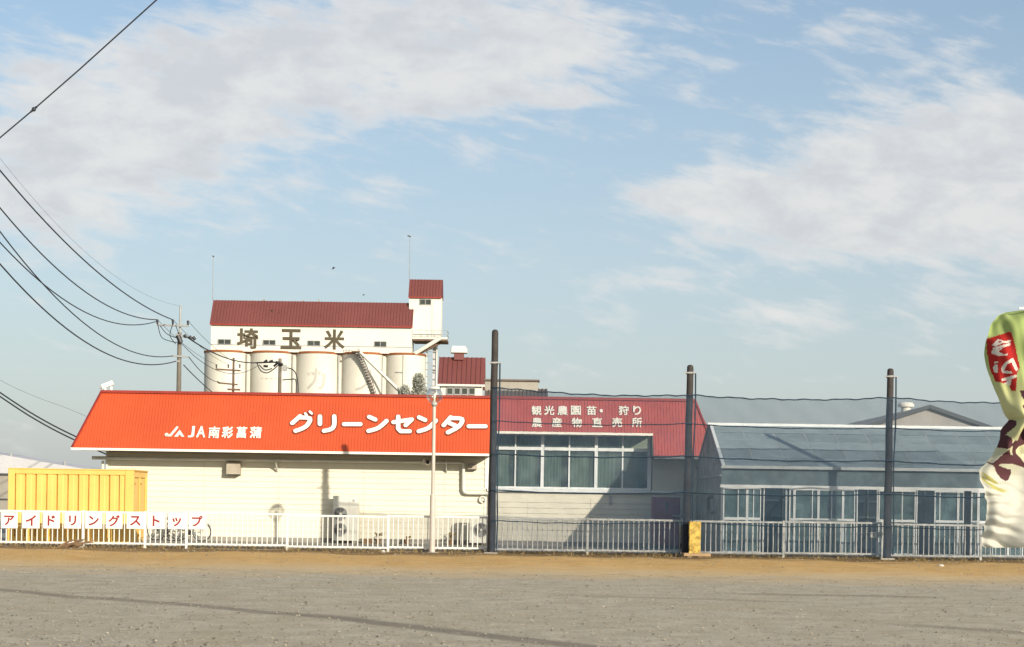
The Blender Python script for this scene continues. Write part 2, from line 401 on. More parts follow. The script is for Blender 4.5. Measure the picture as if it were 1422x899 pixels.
# ------------------------------------------------------------------ ground
FY = 50.0                                                     # the white fence
def ground_material(soil):
    m, nt, b = new_mat('sandy_soil' if soil else 'packed_gravel')
    p = nt.pos(); x, y, z = nt.sep(p)
    big = nt.noise(p, 0.22, 5, 0.6); mid = nt.noise(p, 1.6, 6, 0.65); fine = nt.noise(p, 26.0, 5, 0.7); grit = nt.noise(p, 75.0, 2, 0.5)
    lengthy = nt.noise(nt.comb(nt.m('MULTIPLY', x, 0.16), y, 0.0), 0.9, 6, 0.6)
    g = nt.mix(nt.mapr(mid, 0.3, 0.72), (0.37, 0.318, 0.236, 1), (0.505, 0.448, 0.342, 1))
    g = nt.mix(nt.mapr(lengthy, 0.48, 0.72, 0, .30), g, (0.51, 0.455, 0.365, 1))
    g = nt.mix(nt.mapr(big, 0.5, 0.75, 0, .6), g, (0.40, 0.335, 0.24, 1))
    drag = nt.noise(nt.comb(x, nt.m('MULTIPLY', y, 0.16), 0.0), 16.0, 5, 0.75); patch = nt.noise(nt.comb(x, nt.m('MULTIPLY', y, 0.35), 5.0), 0.8, 5, 0.65)
    g = nt.mix(nt.mapr(patch, 0.45, 0.7, 0, .5), g, (0.40, 0.335, 0.225, 1))
    g = nt.mix(nt.mapr(drag, 0.52, 0.72, 0, .60), g, (0.22, 0.185, 0.135, 1))
    g = nt.mix(nt.mapr(drag, 0.46, 0.30, 0, .55), g, (0.62, 0.56, 0.44, 1))
    g = nt.mix(nt.mapr(fine, 0.56, 0.76, 0, .62), g, (0.21, 0.18, 0.14, 1))
    g = nt.mix(nt.mapr(grit, 0.60, 0.74, 0, .55), g, (0.64, 0.59, 0.50, 1))
    # two long wheel marks, wandering
    wob = nt.m('MULTIPLY', nt.m('SUBTRACT', nt.noise(nt.comb(x, 0.0, 0.0), 0.35, 3, 0.5), 0.5), 1.4)
    for (xa, ya, xb, yb, w, amt) in ((-10.5, 29.6, -2.3, 22.4, .26, .72), (-2.3, 22.4, 2.0, 17.0, .34, .80), (5.4, 22.6, 8.0, 20.0, .30, .55), (4.2, 30.0, 7.2, 29.5, .26, .6), (1.2, 28.4, 4.4, 27.8, .2, .4)):
        k = (yb - ya) / (xb - xa)
        dd = nt.m('ABSOLUTE', nt.m('SUBTRACT', nt.m('ADD', y, wob), nt.m('MULTIPLY_ADD', nt.m('SUBTRACT', x, xa), k, ya)))
        near = nt.m('MULTIPLY', nt.mapr(x, xa - 0.8, xa + 0.4), nt.mapr(x, xb - 0.4, xb + 0.8, 1, 0))
        f = nt.m('MULTIPLY', nt.m('MULTIPLY', nt.mapr(dd, w * 0.5, w * 1.7, amt, 0), near), nt.mapr(mid, 0.25, 0.6, 0.45, 1.0))
        g = nt.mix(f, g, (0.17, 0.145, 0.115, 1))
    s = nt.mix(nt.mapr(mid, 0.3, 0.7), (0.55, 0.325, 0.11, 1), (0.66, 0.43, 0.18, 1))
    s = nt.mix(nt.mapr(lengthy, 0.5, 0.7, 0, .6), s, (0.47, 0.30, 0.125, 1))
    s = nt.mix(nt.mapr(fine, 0.58, 0.78, 0, .5), s, (0.30, 0.175, 0.07, 1))
    edge = nt.m('ADD', y, nt.m('MULTIPLY', nt.m('SUBTRACT', nt.noise(nt.comb(nt.m('MULTIPLY', x, .5), y, 0.0), 0.9, 5, 0.6), 0.5), 7.0))
    # dark, grassy litter close to the fence
    lit = nt.mapr(edge, 45.6, 48.6)
    s = nt.mix(nt.m('MULTIPLY', lit, 0.85), s, nt.mix(nt.mapr(fine, .35, .65), (0.075, 0.05, 0.026, 1), (0.19, 0.125, 0.058, 1)))
    s = nt.mix(nt.mapr(edge, 41.5, 36.5, 0, .65), s, (0.60, 0.47, 0.29, 1))
    f = nt.mapr(nt.m('ADD', edge, nt.m('MULTIPLY', nt.m('SUBTRACT', drag, .5), 9.0)), 32.5, 38.5)
    c = nt.mix(f, g, s)
    c = nt.mix(nt.mapr(y, 56.0, 70.0), c, nt.mix(nt.mapr(big, .35, .65), (0.21, 0.19, 0.12, 1), (0.30, 0.26, 0.18, 1)))   # open fields beyond
    nt.l.new(c, b.inputs['Base Color']); b.inputs['Roughness'].default_value = 0.95; b.inputs['Specular IOR Level'].default_value = 0.15
    bn = nt.node('ShaderNodeBump'); bn.inputs['Strength'].default_value = 0.8; bn.inputs['Distance'].default_value = 0.05
    nt.l.new(nt.m('ADD', nt.m('MULTIPLY', fine, 0.5), nt.m('ADD', mid, nt.m('MULTIPLY', grit, .3))), bn.inputs['Height']); nt.l.new(bn.outputs[0], b.inputs['Normal'])
    return m
MT['gravel'] = ground_material(False); MT['soil'] = ground_material(True)
g = MB()
for xs in [(-4000, -60, -30, 30, 60, 4000)]:
    ys = (-400, 5, 60, 300, 6000)
    for i in range(len(xs) - 1):
        for j in range(len(ys) - 1):
            g.add([(xs[i], ys[j], 0), (xs[i + 1], ys[j], 0), (xs[i + 1], ys[j + 1], 0), (xs[i], ys[j + 1], 0)], [(0, 1, 2, 3)])
solo('ground', g, MT['gravel'], 'grey packed gravel lot in the foreground', None, kind='structure')
# soil bank: a gently uneven sheet between the gravel and the fence
s = MB(); nx, ny = 150, 14; X0, X1 = -30.0, 30.0
def soil_z(x, t):
    w = math.sin(PI * min(1, t * 1.02)) if t < 0.98 else 0
    return 0.004 + max(0, w) * (0.035 + 0.03 * math.sin(x * 0.9 + 2 * t) + 0.02 * math.sin(x * 2.7 + 5 * t))
rs = random.Random(3); edge_y = [36.0 + rs.uniform(-.9, .9) for _ in range(nx + 1)]
for i in range(nx + 1):
    for j in range(ny + 1):
        x = X0 + (X1 - X0) * i / nx; t = j / ny
        s.v.append((x, edge_y[i] + (50.25 - edge_y[i]) * t, soil_z(x, t)))
for i in range(nx):
    for j in range(ny):
        a = i * (ny + 1) + j; s.f.append((a, a + ny + 1, a + ny + 2, a + 1)); s.m.append(0)
solo('soil_strip', s, MT['soil'], 'orange brown soil strip along the foot of the white fence', None, smooth=True, kind='structure')
solo('pavement', MB().box(-40, 40, 50.42, 75, -0.2, 0.008), MT['concrete'], 'grey concrete apron round the shop', None, kind='structure')
k = MB()
solo('kerb', k.bbox(-30, 30, 50.25, 50.42, -0.1, 0.13, 0.015), MT['concrete'], 'low concrete kerb behind the white fence', None, kind='structure')

# ------------------------------------------------------------------ shop with the red mansard
WY, YB, YT = 59.0, 57.7, 58.7                                 # wall, foot of the mansard, top of the mansard
ZT = ZW(400, 548, YT); ZB = ZW(400, 626, YB)
XBL, XTL = XW(100, 622, YB), XW(141, 543, YT)
XSPLIT = XW(681, 600, YB)
XTR, XBR = XW(965, 554, YT), XW(1003, 633, YB)
WL, WR = -14.15, 6.50                                         # wall ends
SL = math.hypot(YT - YB, ZT - ZB); NY, NZ = -(ZT - ZB) / SL, (YT - YB) / SL
def slope(x, sv, h=0.0): return Vector((x, YB + (YT - YB) * sv + NY * h, ZB + (ZT - ZB) * sv + NZ * h))
KS = (ZT - ZB) / (YT - YB)
def slope_px(x, y):
    """(X, s) where the line of sight through photo pixel meets the mansard"""
    d = P(x, y, 1.0); dz = d.z - EYE
    Y = (ZB - YB * KS - EYE) / (dz - KS)
    return d.x * Y, (Y - YB) / (YT - YB)
shop = thing('shop_building', 'long cream farm shop with orange and red mansard front behind the white fence', 'building', (0, WY, 0))
def ribbed(x0, x1, s0, smax, pitch=0.105, h=0.012):
    mb = MB(); xs = []; x = x0
    while x < x1 - 1e-6:
        for a, hh in ((0, 0), (.55, 0), (.66, h), (.90, h)):
            q = x + a * pitch
            if q < x1: xs.append((q, hh))
        x += pitch
    xs.append((x1, 0))
    for (xa, ha), (xb, hb) in zip(xs, xs[1:]):
        ta, tb = smax(xa), smax(xb)
        if ta <= s0 + 1e-4 and tb <= s0 + 1e-4: continue
        ta, tb = max(ta, s0), max(tb, s0)
        mb.add([slope(xa, s0, ha), slope(xb, s0, hb), slope(xb, tb, hb), slope(xa, ta, ha)], [(0, 1, 2, 3)])
        mb.add([slope(xa, s0, -.03), slope(xb, s0, -.03), slope(xb, tb, -.03), slope(xa, ta, -.03)], [(3, 2, 1, 0)])
    return mb
hipL = lambda x: min(1.0, (x - XBL) / (XTL - XBL))
hipR = lambda x: min(1.0, (XBR - x) / (XBR - XTR))
part('mansard_sheet', ribbed(XBL, XSPLIT - 0.02, 0.0, hipL), MT['orange'], shop, label='bright orange ribbed roof front')
XN, SN = slope_px(907, 602)                                    # notch above the windows
part('mansard_sheet', ribbed(XSPLIT + 0.02, XBR, SN, hipR), MT['crimson'], shop, label='faded red ribbed roof front')
part('mansard_sheet', ribbed(XN, XBR, 0.0, lambda x: min(SN - 0.002, hipR(x))), MT['crimson'], shop, label='faded red roof front beside the windows')
m = MB()                                                      # left return of the mansard, cap and hip flashings, white eave trims
a, b = slope(XBL, 0), slope(XTL, 1)
m.add([a, b, (b.x, 68, b.z), (a.x, 68, a.z)], [(0, 1, 2, 3)])
part('mansard_return', m, MT['orange'], shop)
m = MB(); m.bar(slope(XTL - .02, 1, .02), slope(XTR + .02, 1, .02), 0.14, 0.09)
m.bar(slope(XBL, 0, .02), slope(XTL, 1, .02), 0.07, 0.05); m.bar(slope(XBR - 0.28, .16, .02), slope(XTR, 1, .02), 0.07, 0.05)
part('ridge_cap', m, MT['darkred'], shop)
m = MB(); m.box(XTL - .05, XTR + .05, YT + .06, YT + .5, ZT - .02, ZT + .06)
part('parapet_top', m, MT['trim'], shop)
tz = 0.085
for xa, xb, sv in ((XBL - .03, XSPLIT, 0.0), (XSPLIT + .03, XN, SN), (XN + .02, XBR, 0.0)):
    p0 = slope(xa, sv); part('eave_trim', MB().box(xa, xb, p0.y - .03, p0.y + .05, p0.z - tz, p0.z - .004), MT['trim'], shop)
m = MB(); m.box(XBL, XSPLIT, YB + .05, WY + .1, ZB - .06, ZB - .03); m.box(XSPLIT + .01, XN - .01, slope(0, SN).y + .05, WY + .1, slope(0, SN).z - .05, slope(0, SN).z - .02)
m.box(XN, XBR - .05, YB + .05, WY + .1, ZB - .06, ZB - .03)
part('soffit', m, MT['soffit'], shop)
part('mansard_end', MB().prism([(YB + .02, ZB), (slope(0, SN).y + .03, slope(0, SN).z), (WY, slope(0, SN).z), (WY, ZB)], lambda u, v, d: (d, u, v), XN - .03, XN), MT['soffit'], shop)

# openings and walls
WX0, WX1 = XW(676, 640, WY), XW(905, 640, WY)
WZ0, WZ1 = ZW(800, 681, WY), slope(0, SN).z - .05
m = MB()
m.box(WL, WX0 - .01, WY + .03, WY + .2, 0, ZB - .03); m.box(WX0 - .01, WX1 + .01, WY + .03, WY + .2, 0, WZ0); m.box(WX1 + .01, WR, WY + .03, WY + .2, 0, ZB - .03)
m.box(WL, WL + .18, WY + .2, 68, 0, ZB - .03); m.box(WR - .18, WR, WY + .2, 68, 0, ZB); m.box(WL, WR, 68, 68.2, 0, ZT - .4)
part('wall', m, MT['cream'], shop)
part('flat_roof', MB().box(XTL + .05, XTR - .1, YT + .25, 68, ZT - .5, ZT - .35), MT['greymetal'], shop)
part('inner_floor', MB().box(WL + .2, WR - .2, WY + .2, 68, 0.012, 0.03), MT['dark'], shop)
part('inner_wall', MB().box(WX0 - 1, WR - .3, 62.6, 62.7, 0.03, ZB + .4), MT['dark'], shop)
part('plinth', MB().box(WL - .02, WR, WY - .06, WY + .03, 0.0, 0.16), MT['concrete'], shop)
# lapped siding boards, one by one
BH = 0.193
def board_mesh(L):
    prof = [(0.02, 0.0), (-0.028, 0.0), (-0.028, 0.016), (-0.004, BH - 0.002), (0.02, BH - 0.002)]
    vs = [(0, y, z) for y, z in prof] + [(L, y, z) for y, z in prof]; n = len(prof)
    return MB().add(vs, [tuple(range(n)), tuple(range(2 * n - 1, n - 1, -1))] + [(i, n + i, n + (i + 1) % n, (i + 1) % n) for i in range(n)]).mesh('siding_board', MT['cream'])
def boards(px_joints, z0, z1, xa=None, xb=None):
    xs = [XW(p, 690, WY) for p in px_joints]
    if xa is not None: xs[0] = xa
    if xb is not None: xs[-1] = xb
    for a, b in zip(xs, xs[1:]):
        me = board_mesh(b - a - 0.006); z = z0
        while z + BH <= z1 + 0.001:
            piece('siding_board', me, shop, (a + 0.003, WY, z)); z += BH
boards([148, 283, 387, 505, 617, 676], 0.162, ZB - .05, xa=WL, xb=WX0 - .03)
boards([676, 733, 820, 905], 0.162, WZ0 - .08, xa=WX0 - .03, xb=WX1 + .03)
boards([905, 947], 0.162, ZB - .05, xa=WX1 + .03, xb=WR)
part('corner_post', MB().box(WX0 - .06, WX0 + .02, WY - .05, WY + .03, .16, ZB - .06).box(WL - .02, WL + .06, WY - .045, WY + .03, .16, ZB - .06), MT['trim'], shop)
# window band: three bays of two lights, fanlights over
bays = [XW(q, 650, WY) for q in (678, 753, 827.6, 901)]
ZTR = ZW(790, 624, WY)
cu_spans = [(0.0, .80), (.06, .86), (.0, .74), (.0, .95), (.0, .9)]
for bi in range(3):
    x0, x1 = bays[bi], bays[bi + 1]; xm = (x0 + x1) / 2
    fr = MB(); y0, y1 = WY - .05, WY + .06
    fr.box(x0 - .055, x0 + .055, y0 - .01, y1, WZ0 + .03, WZ1); fr.box(x0 + .055, x1 - .055, y0, y1, WZ0 + .03, WZ0 + .10); fr.box(x0 + .055, x1 - .055, y0, y1, WZ1 - .05, WZ1)
    fr.box(x0 + .055, x1 - .055, y0 - .03, y1, ZTR - .055, ZTR + .055); fr.box(xm - .025, xm + .025, y0, y1, WZ0 + .10, ZTR - .055); fr.box(xm - .025, xm + .025, y0, y1, ZTR + .055, WZ1 - .05)
    if bi == 2: fr.box(x1 - .055, x1 + .075, y0 - .01, y1, WZ0 + .03, WZ1)
    w = part('window', fr, MT['alu'], shop)
    for (xa, xb) in ((x0 + .055, xm - .025), (xm + .025, x1 - .055)):
        for (za, zb) in ((WZ0 + .10, ZTR - .055), (ZTR + .055, WZ1 - .05)):
            part('pane', MB().box(xa, xb, WY + .005, WY + .013, za, zb), MT['window'], w)
    for k2 in range(2):
        i = bi * 2 + k2
        if i == 5: continue
        xa = (x0, xm)[k2] + .07; wd = (xm - x0) - .12; lo, hi = cu_spans[i]
        cv = MB(); n = 26; pts = [(xa + wd * (lo + (hi - lo) * j / n), WY + .26 + .016 * math.sin(j * 1.35 + i)) for j in range(n + 1)]
        zb_, zt_ = WZ0 - .1, WZ1 - .02
        for (pa, pb) in zip(pts, pts[1:]): cv.add([(pa[0], pa[1], zb_), (pb[0], pb[1], zb_), (pb[0], pb[1], zt_), (pa[0], pa[1], zt_), (pa[0], pa[1] + .008, zb_), (pb[0], pb[1] + .008, zb_), (pb[0], pb[1] + .008, zt_), (pa[0], pa[1] + .008, zt_)], [(0, 1, 2, 3), (7, 6, 5, 4)])
        part('curtain', cv, MT['curtain'], w, smooth=True)
part('window_sill', MB().box(WX0 + .03, XW(948, 685, WY - .1), WY - .14, WY + .02, WZ0 - .075, WZ0 + .025), MT['alu'], shop)
part('wall_panel', MB().box(WX1 + .12, WR - .06, WY - .055, WY - .03, ZW(920, 682, WY), ZW(920, 655, WY)).box(WX1 + .10, WR - .05, WY - .065, WY - .03, ZW(920, 655, WY), ZW(920, 653, WY)), MT['cream'], shop)

# lettering on the roof front
def on_slope(u, v, d): return slope(u, v, 0.014 + d)
def letter_part(mb, mats, label=None): part('letter', mb, mats, shop, label=label)
G = lambda x, y: slope_px(390 + x / 4.74, 560 + y / 4.74)
KANA = [('グ', [[(76, 136), (128, 90)], [(124, 100), (192, 106), (176, 148), (142, 172), (98, 188)], [(162, 74), (171, 86)], [(192, 62), (204, 74)]]),
        ('リ', [[(258, 92), (258, 142)], [(352, 92), (352, 148), (332, 176), (285, 188)]]),
        ('ー', [[(417, 143), (524, 143)]]),
        ('ン', [[(582, 95), (622, 113)], [(578, 188), (642, 168), (696, 122)]]),
        ('セ', [[(742, 130), (862, 112), (822, 150)], [(773, 94), (773, 172), (790, 190), (848, 190)]]),
        ('ン', [[(910, 98), (950, 116)], [(908, 190), (972, 168), (1020, 120)]]),
        ('タ', [[(1072, 150), (1118, 98)], [(1112, 104), (1192, 110), (1172, 158), (1100, 198)], [(1112, 138), (1164, 160)]]),
        ('ー', [[(1237, 157), (1347, 157)]])]
for ch, strokes in KANA:
    mb = MB(); j = 0
    for st in strokes:
        q = [G(*p) for p in st]; q = [(x, sv * SL) for x, sv in q]
        small = ch == 'グ' and len(st) == 2 and st[0][0] > 150
        if len(q) > 2 and ch not in 'セ': q = smooth_line(q, 3)
        wd = 0.088 if small else 0.152
        for o2 in stroke_outline(q, wd + 0.062):
            mb.prism(o2, lambda u, v, d: slope(u, v / SL, d), 0.030 + 0.0005 * j, 0.0, 1)
            j += 1
        for o2 in stroke_outline(q, wd):
            mb.prism(o2, lambda u, v, d: slope(u, v / SL, d), 0.052 + 0.0005 * j, 0.012, 0)
            j += 1
    letter_part(mb, [MT['letter'], MT['outline']])
def roof_text(chars, ox, oy, sc, y0, y1, bold):
    for ch, x0, x1 in chars:
        ya, yb = (y0, y1) if not isinstance(ch, tuple) else ch[1:]
        c = ch if not isinstance(ch, tuple) else ch[0]
        (ua, va), (ub, vb) = slope_px(ox + x0 / sc, oy + yb / sc), slope_px(ox + x1 / sc, oy + ya / sc)
        vb2 = slope_px(ox + x0 / sc, oy + ya / sc)[1]
        mb = MB(); e = (ub - ua) * .022; ev = (vb2 - va) * .022
        offs = [(0, 0)] if bold < 0 else [(-e, -ev), (e, -ev), (-e, ev), (e, ev)]
        for q, (ex, ez) in enumerate(offs): add_glyph(mb, c, on_slope, ua + e + ex, ub - e + ex, va + ev + ez, vb2 - ev + ez, 0.03 + .0008 * q, 0.0, 0.0)
        letter_part(mb, MT['letter'])
roof_text([('J', 322, 405), ('A', 415, 525)], 220, 560, 7.9, 258, 382, 0.0)
roof_text([('南', 545, 680), ('彩', 692, 825), ('菖', 850, 978), ('蒲', 1000, 1138)], 220, 560, 7.9, 264, 388, 0.012)
mb = MB(); LG = lambda x, y: (lambda t: (t[0], t[1] * SL))(slope_px(220 + x / 7.9, 560 + y / 7.9))
sl2 = lambda u, v, d: slope(u, v / SL, d + .014)
for st, wd in (([(92, 352), (93, 353)], .13), ([(92, 358), (132, 362), (208, 272)], .075)):
    for o2 in stroke_outline([LG(*p) for p in st], wd): mb.prism(o2, sl2, .03, 0)
mb.prism([LG(*p) for p in ((176, 374), (236, 300), (286, 374), (254, 374), (234, 345), (212, 374))], sl2, .031, 0)
part('emblem', mb, MT['letter'], shop)
roof_text([('観', 135, 240), ('光', 268, 372), ('農', 405, 510), ('園', 545, 648), ('苗', 708, 808), (('・', 106, 140), 842, 876), ('狩', 1040, 1145), ('り', 1190, 1270)], 720, 555, 7.48, 72, 166, 0.02)
roof_text([('農', 140, 243), ('産', 345, 450), ('物', 553, 658), ('直', 765, 870), ('売', 972, 1075), ('所', 1178, 1282)], 720, 555, 7.48, 194, 292, 0.02)

# pipes, hoods and brackets on the wall
pm = MT['acbody']; PY = WY - .16
pipe = [P(128, 636, PY), P(131, 636, PY), P(640, 642.5, PY), P(643, 644, PY), P(643.5, 650, PY), P(643.5, 680, PY), P(645, 684, PY), P(649, 685, PY), P(678, 685.5, PY)]
part('wall_pipe', MB().tube(pipe, 0.062, 10), pm, shop, smooth=True)
part('downpipe', MB().tube([P(143, 640, PY + .02), P(141, 700, PY + .02), (P(141, 700, PY).x, PY + .02, .05)], .05, 8).tube([P(148, 638, PY + .05), P(149, 700, PY + .05), (P(149, 700, PY).x, PY + .05, .05)], .045, 8), pm, shop, smooth=True)
MT['hood'] = M('taupe_hood', (0.36, 0.315, 0.245), 0.6, 0.12, 2.0, streak=0.25)
def hood(px0, px1, py0, py1, dep, name='vent_hood'):
    a, b = P(px0, py0, WY - dep), P(px1, py1, WY - dep)
    mb = MB().prism([(WY - .03, a.z + .03), (WY - dep, a.z), (WY - dep - .02, b.z), (WY - dep + .02, b.z), (WY - .03, b.z - .02)], lambda u, v, d: (d, u, v), a.x, b.x)
    mb.box(a.x + .02, b.x - .02, WY - dep + .03, WY - .05, b.z - .012, b.z - .025, 1)
    part(name, mb, [MT['hood'], MT['acdark']], shop)
hood(314.5, 333, 642.5, 659, .36)
hood(650, 662, 645, 652, .25)
for px, py in ((384, 640), (620, 641)):
    a = P(px, py, WY - .28); b = P(px, py + 15, WY - .06)
    part('bracket', MB().bar((a.x, WY - .04, a.z), (a.x, WY - .04, b.z), .05).bar((a.x, WY - .04, b.z), (a.x, WY - .48, a.z - .03), .045).bar((a.x, WY - .04, a.z), (a.x, WY - .5, a.z), .045), pm, shop)
c = P(594, 642, WY - .36)
m = MB(); m.lathe((c.x, c.y, c.z), [(.001, -.1), (.075, -.1), (.09, -.08), (.09, .02), (.11, .06)], 16, 0, 'Y'); m.lathe((c.x, c.y, c.z), [(.001, -.112), (.06, -.108), (.07, -.10)], 16, 1, 'Y'); m.box(c.x - .17, c.x - .1, c.y - .06, c.y + .14, c.z - .09, c.z + .11); m.bar((c.x - .14, c.y, c.z), (c.x - .14, WY - .03, c.z), .05)
part('floodlight', m, [MT['trim'], MT['black']], shop, smooth=True)
c = P(670, 694, WY - .1)
m = MB().tube([c + Vector((.1 * math.cos(t) * 1.0, 0, .1 * math.sin(t))) for t in [i * PI / 8 - .6 for i in range(15)]], .035, 8); m.tube([c + Vector((0, 0, 0)), c + Vector((0, .08, 0))], .05, 8)
part('pipe_elbow', m, pm, shop, smooth=True)
c = P(848, 695, WY - .06); part('wall_tap', MB().box(c.x - .03, c.x + .03, c.y - .05, c.y + .03, c.z - .16, c.z + .16), MT['greymetal'], shop)
# horn speaker box standing on the left end of the roof
c = P(150, 537, YT + .3)
hs = thing('security_camera', 'small white camera housing on two legs on the roof corner', 'camera', (c.x, c.y, ZT + .06))
a0 = P(142, 537.5, YT + .3); a1 = P(157, 531.5, YT + .3); d = (a1 - a0).normalized()
m = MB().bar(a0, a1, .16, .15); m.bar(a0 - d * .09 + Vector((0, 0, .01)), a0, .13, .09, 1)
part('housing', m, [MT['trim'], MT['greymetal']], hs)
for q in (146.5, 155): 
    p0 = P(q, 538, YT + .3); part('leg', MB().bar((p0.x, p0.y, ZT + .06), p0 + Vector((0, 0, .03)), .05), MT['trim'], hs)

# ------------------------------------------------------------------ greenhouse
GY, GR, GB = 51.6, 55.0, 58.4
GX = 6.37; GX1 = 17.2
GZR, GZE = ZW(985, 590.5, GR), ZW(1002, 646, GY)
gh = thing('greenhouse', 'wide blue grey greenhouse with clear sheet roof and white sliding doors behind the net', 'greenhouse', (GX, GY, 0))
def groof(x, t, h=0.0):
    k = math.hypot(GR - GY, GZR - GZE); return Vector((x, GY - .08 + (GR - GY + .08) * t - h * (GZR - GZE) / k, GZE - .03 + (GZR - GZE + .03) * t + h * (GR - GY) / k))
ncol, nrow = 11, 5; cw = (GX1 - GX - .1) / ncol
me = MB()
rh = 1.0 / nrow
a, b, c, d = [groof(GX + .05 + q, t, 0) - groof(GX + .05, 0, 0) for q, t in ((.012, .004), (cw - .012, .004), (cw - .012, rh - .004), (.012, rh - .004))]
lift = groof(0, 0, .006) - groof(0, 0, 0)
me.add([a, b, c, d, a + lift, b + lift, c + lift, d + lift], [(3, 2, 1, 0), (4, 5, 6, 7), (0, 1, 5, 4), (1, 2, 6, 5), (2, 3, 7, 6), (3, 0, 4, 7)])
pane_me = [me.mesh('roof_pane', MT['film']), me.mesh('roof_pane', MT['film2'])]
for i in range(ncol):
    for j in range(nrow):
        piece('roof_pane', pane_me[(j + (1 if random.random() < .12 else 0)) % 2], gh, groof(GX + .05 + cw * i, rh * j + .0, 0.010 - .004 * (j % 2)))
for i in range(ncol + 1):
    x = GX + .05 + cw * i
    part('rafter', MB().bar(groof(x, 0, -.02 if 0 < i else .02), groof(x, 1, -.02 if 0 < i else .02), .045 if 0 < i else .09, .06), MT['greymetal'] if i else MT['alu'], gh)
for j in range(1, nrow): part('purlin', MB().bar(groof(GX, rh * j, -.07), groof(GX1, rh * j, -.07), .05), MT['greyalu'], gh)
part('ridge_beam', MB().box(GX - .05, GX1, GR - .06, GR + .06, GZR - .02, GZR + .075), MT['alu'], gh)
part('back_roof_sheet', MB().add([(GX, GR, GZR), (GX1, GR, GZR), (GX1, GB, GZE), (GX, GB, GZE), (GX, GR, GZR - .01), (GX1, GR, GZR - .01), (GX1, GB, GZE - .01), (GX, GB, GZE - .01)], [(0, 1, 2, 3), (7, 6, 5, 4)]), MT['film'], gh)
ZH = ZW(1100, 677, GY)                                         # head beam over the doors
part('head_beam', MB().box(GX - .03, GX1, GY - .05, GY + .05, ZH - .035, ZH + .055), MT['alu'], gh)
part('eave_gutter', MB().box(GX - .02, GX1, GY - .16, GY - .06, GZE - .1, GZE - .01), MT['greyalu'], gh)
part('upper_sheet', MB().box(GX, GX1, GY - .006, GY + .006, ZH + .055, GZE - .03), MT['bandfilm'], gh)
for i in range(ncol + 1):
    x = GX + .05 + cw * i
    part('post', MB().box(x - .03, x + .03, GY + .02, GY + .08, .0, GZE - .02).box(x - .03, x + .03, GB - .06, GB, .0, GZE), MT['alu'] if i == 0 else MT['greyalu'], gh)
part('gable_sheet', MB().prism([(GY + .05, .02), (GB, .02), (GB, GZE), (GR, GZR - .02), (GY + .05, GZE + .02)], lambda u, v, d: (d, u, v), GX - .006, GX + .006), MT['gablefilm'], gh)
part('gable_rail', MB().bar((GX - .02, GY, ZW(1000, 661, GY + 1)), (GX - .02, GB, ZW(1000, 661, GY + 1)), .05).bar((GX - .02, GR, 0), (GX - .02, GR, GZR - .05), .05).bar((GX - .02, GB, GZE), (GX - .02, GR, GZR), .06), MT['greymetal'], gh)
part('far_gable_sheet', MB().prism([(GY + .05, .02), (GB, .02), (GB, GZE), (GR, GZR - .02), (GY + .05, GZE + .02)], lambda u, v, d: (d, u, v), GX1 - .006, GX1 + .006), MT['gablefilm'], gh)
part('back_wall_sheet', MB().box(GX, GX1, GB - .006, GB + .006, .02, GZE), MT['bandfilm'], gh)
part('floor', MB().box(GX + .05, GX1, GY + .1, GB - .1, 0.012, 0.03), MT['dark'], gh)
c0 = P(978, 690, GY + 1.4)
part('flue', MB().tube([(GX + .02, GY + 2.0, c0.z), (GX - .12, GY + 2.0, c0.z), (GX - .15, GY + 2.0, c0.z - .05), (GX - .15, GY + 2.0, c0.z - .42), (GX - .15, GY + 1.8, c0.z - .48), (GX - .15, GY + .9, c0.z - .5)], .055, 8), MT['black'], gh, smooth=True)
ZM = ZW(1100, 721.5, GY); ZG = ZW(1100, 766, GY)
DOORS = [(1003.7, 1037, [1024.5]), (1037, 1056.5, [1046]), (1095.5, 1102.6, []), (1102.6, 1136, [1127.5]), (1136, 1170, [1154.4]), (1170, 1187, []),
         (1219.5, 1271, [1252.4]), (1297, 1330, [1304.5]), (1330, 1338, []), (1348, 1358, []), (1358, 1400, [1378]), (1400, 1440, [1420]), (1470, 1508, [1490])]
for (xa, xb, mids) in DOORS:
    a, b = XW(xa, 720, GY), XW(xb, 720, GY); w = .034
    fr = MB(); y0, y1 = GY - .045, GY + .02
    fr.box(a, a + w, y0, y1, .03, ZH - .035); fr.box(b - w, b - .004, y0, y1, .03, ZH - .035)
    fr.box(a + w, b - w, y0, y1, .03, .03 + .10); fr.box(a + w, b - w, y0 - .008, y1, ZM - .04, ZM + .04); fr.box(a + w, b - w, y0, y1, ZH - .085, ZH - .035)
    cuts = [a + w]
    for q in mids:
        xq = XW(q, 720, GY); fr.box(xq - .014, xq + .014, y0 + .008, y1, .13, ZM - .04); fr.box(xq - .014, xq + .014, y0 + .008, y1, ZM + .04, ZH - .085); cuts += [xq - .014, xq + .014]
    cuts.append(b - w)
    dr = part('sliding_door', fr, MT['alu'], gh)
    for i in range(0, len(cuts), 2):
        for za, zb in ((.13, ZM - .04), (ZM + .04, ZH - .085)):
            part('pane', MB().box(cuts[i], cuts[i + 1], GY - .016, GY - .010, za, zb), MT['doorglass'], dr)
for px in (1060.5, 1190, 1218, 1273): 
    x = XW(px, 720, GY); part('door_jamb', MB().box(x - .015, x + .015, GY - .02, GY + .04, .03, ZH - .035), MT['alu'], gh)
part('door_sill', MB().box(GX, GX1, GY - .08, GY + .06, .004, .035), MT['greyalu'], gh)
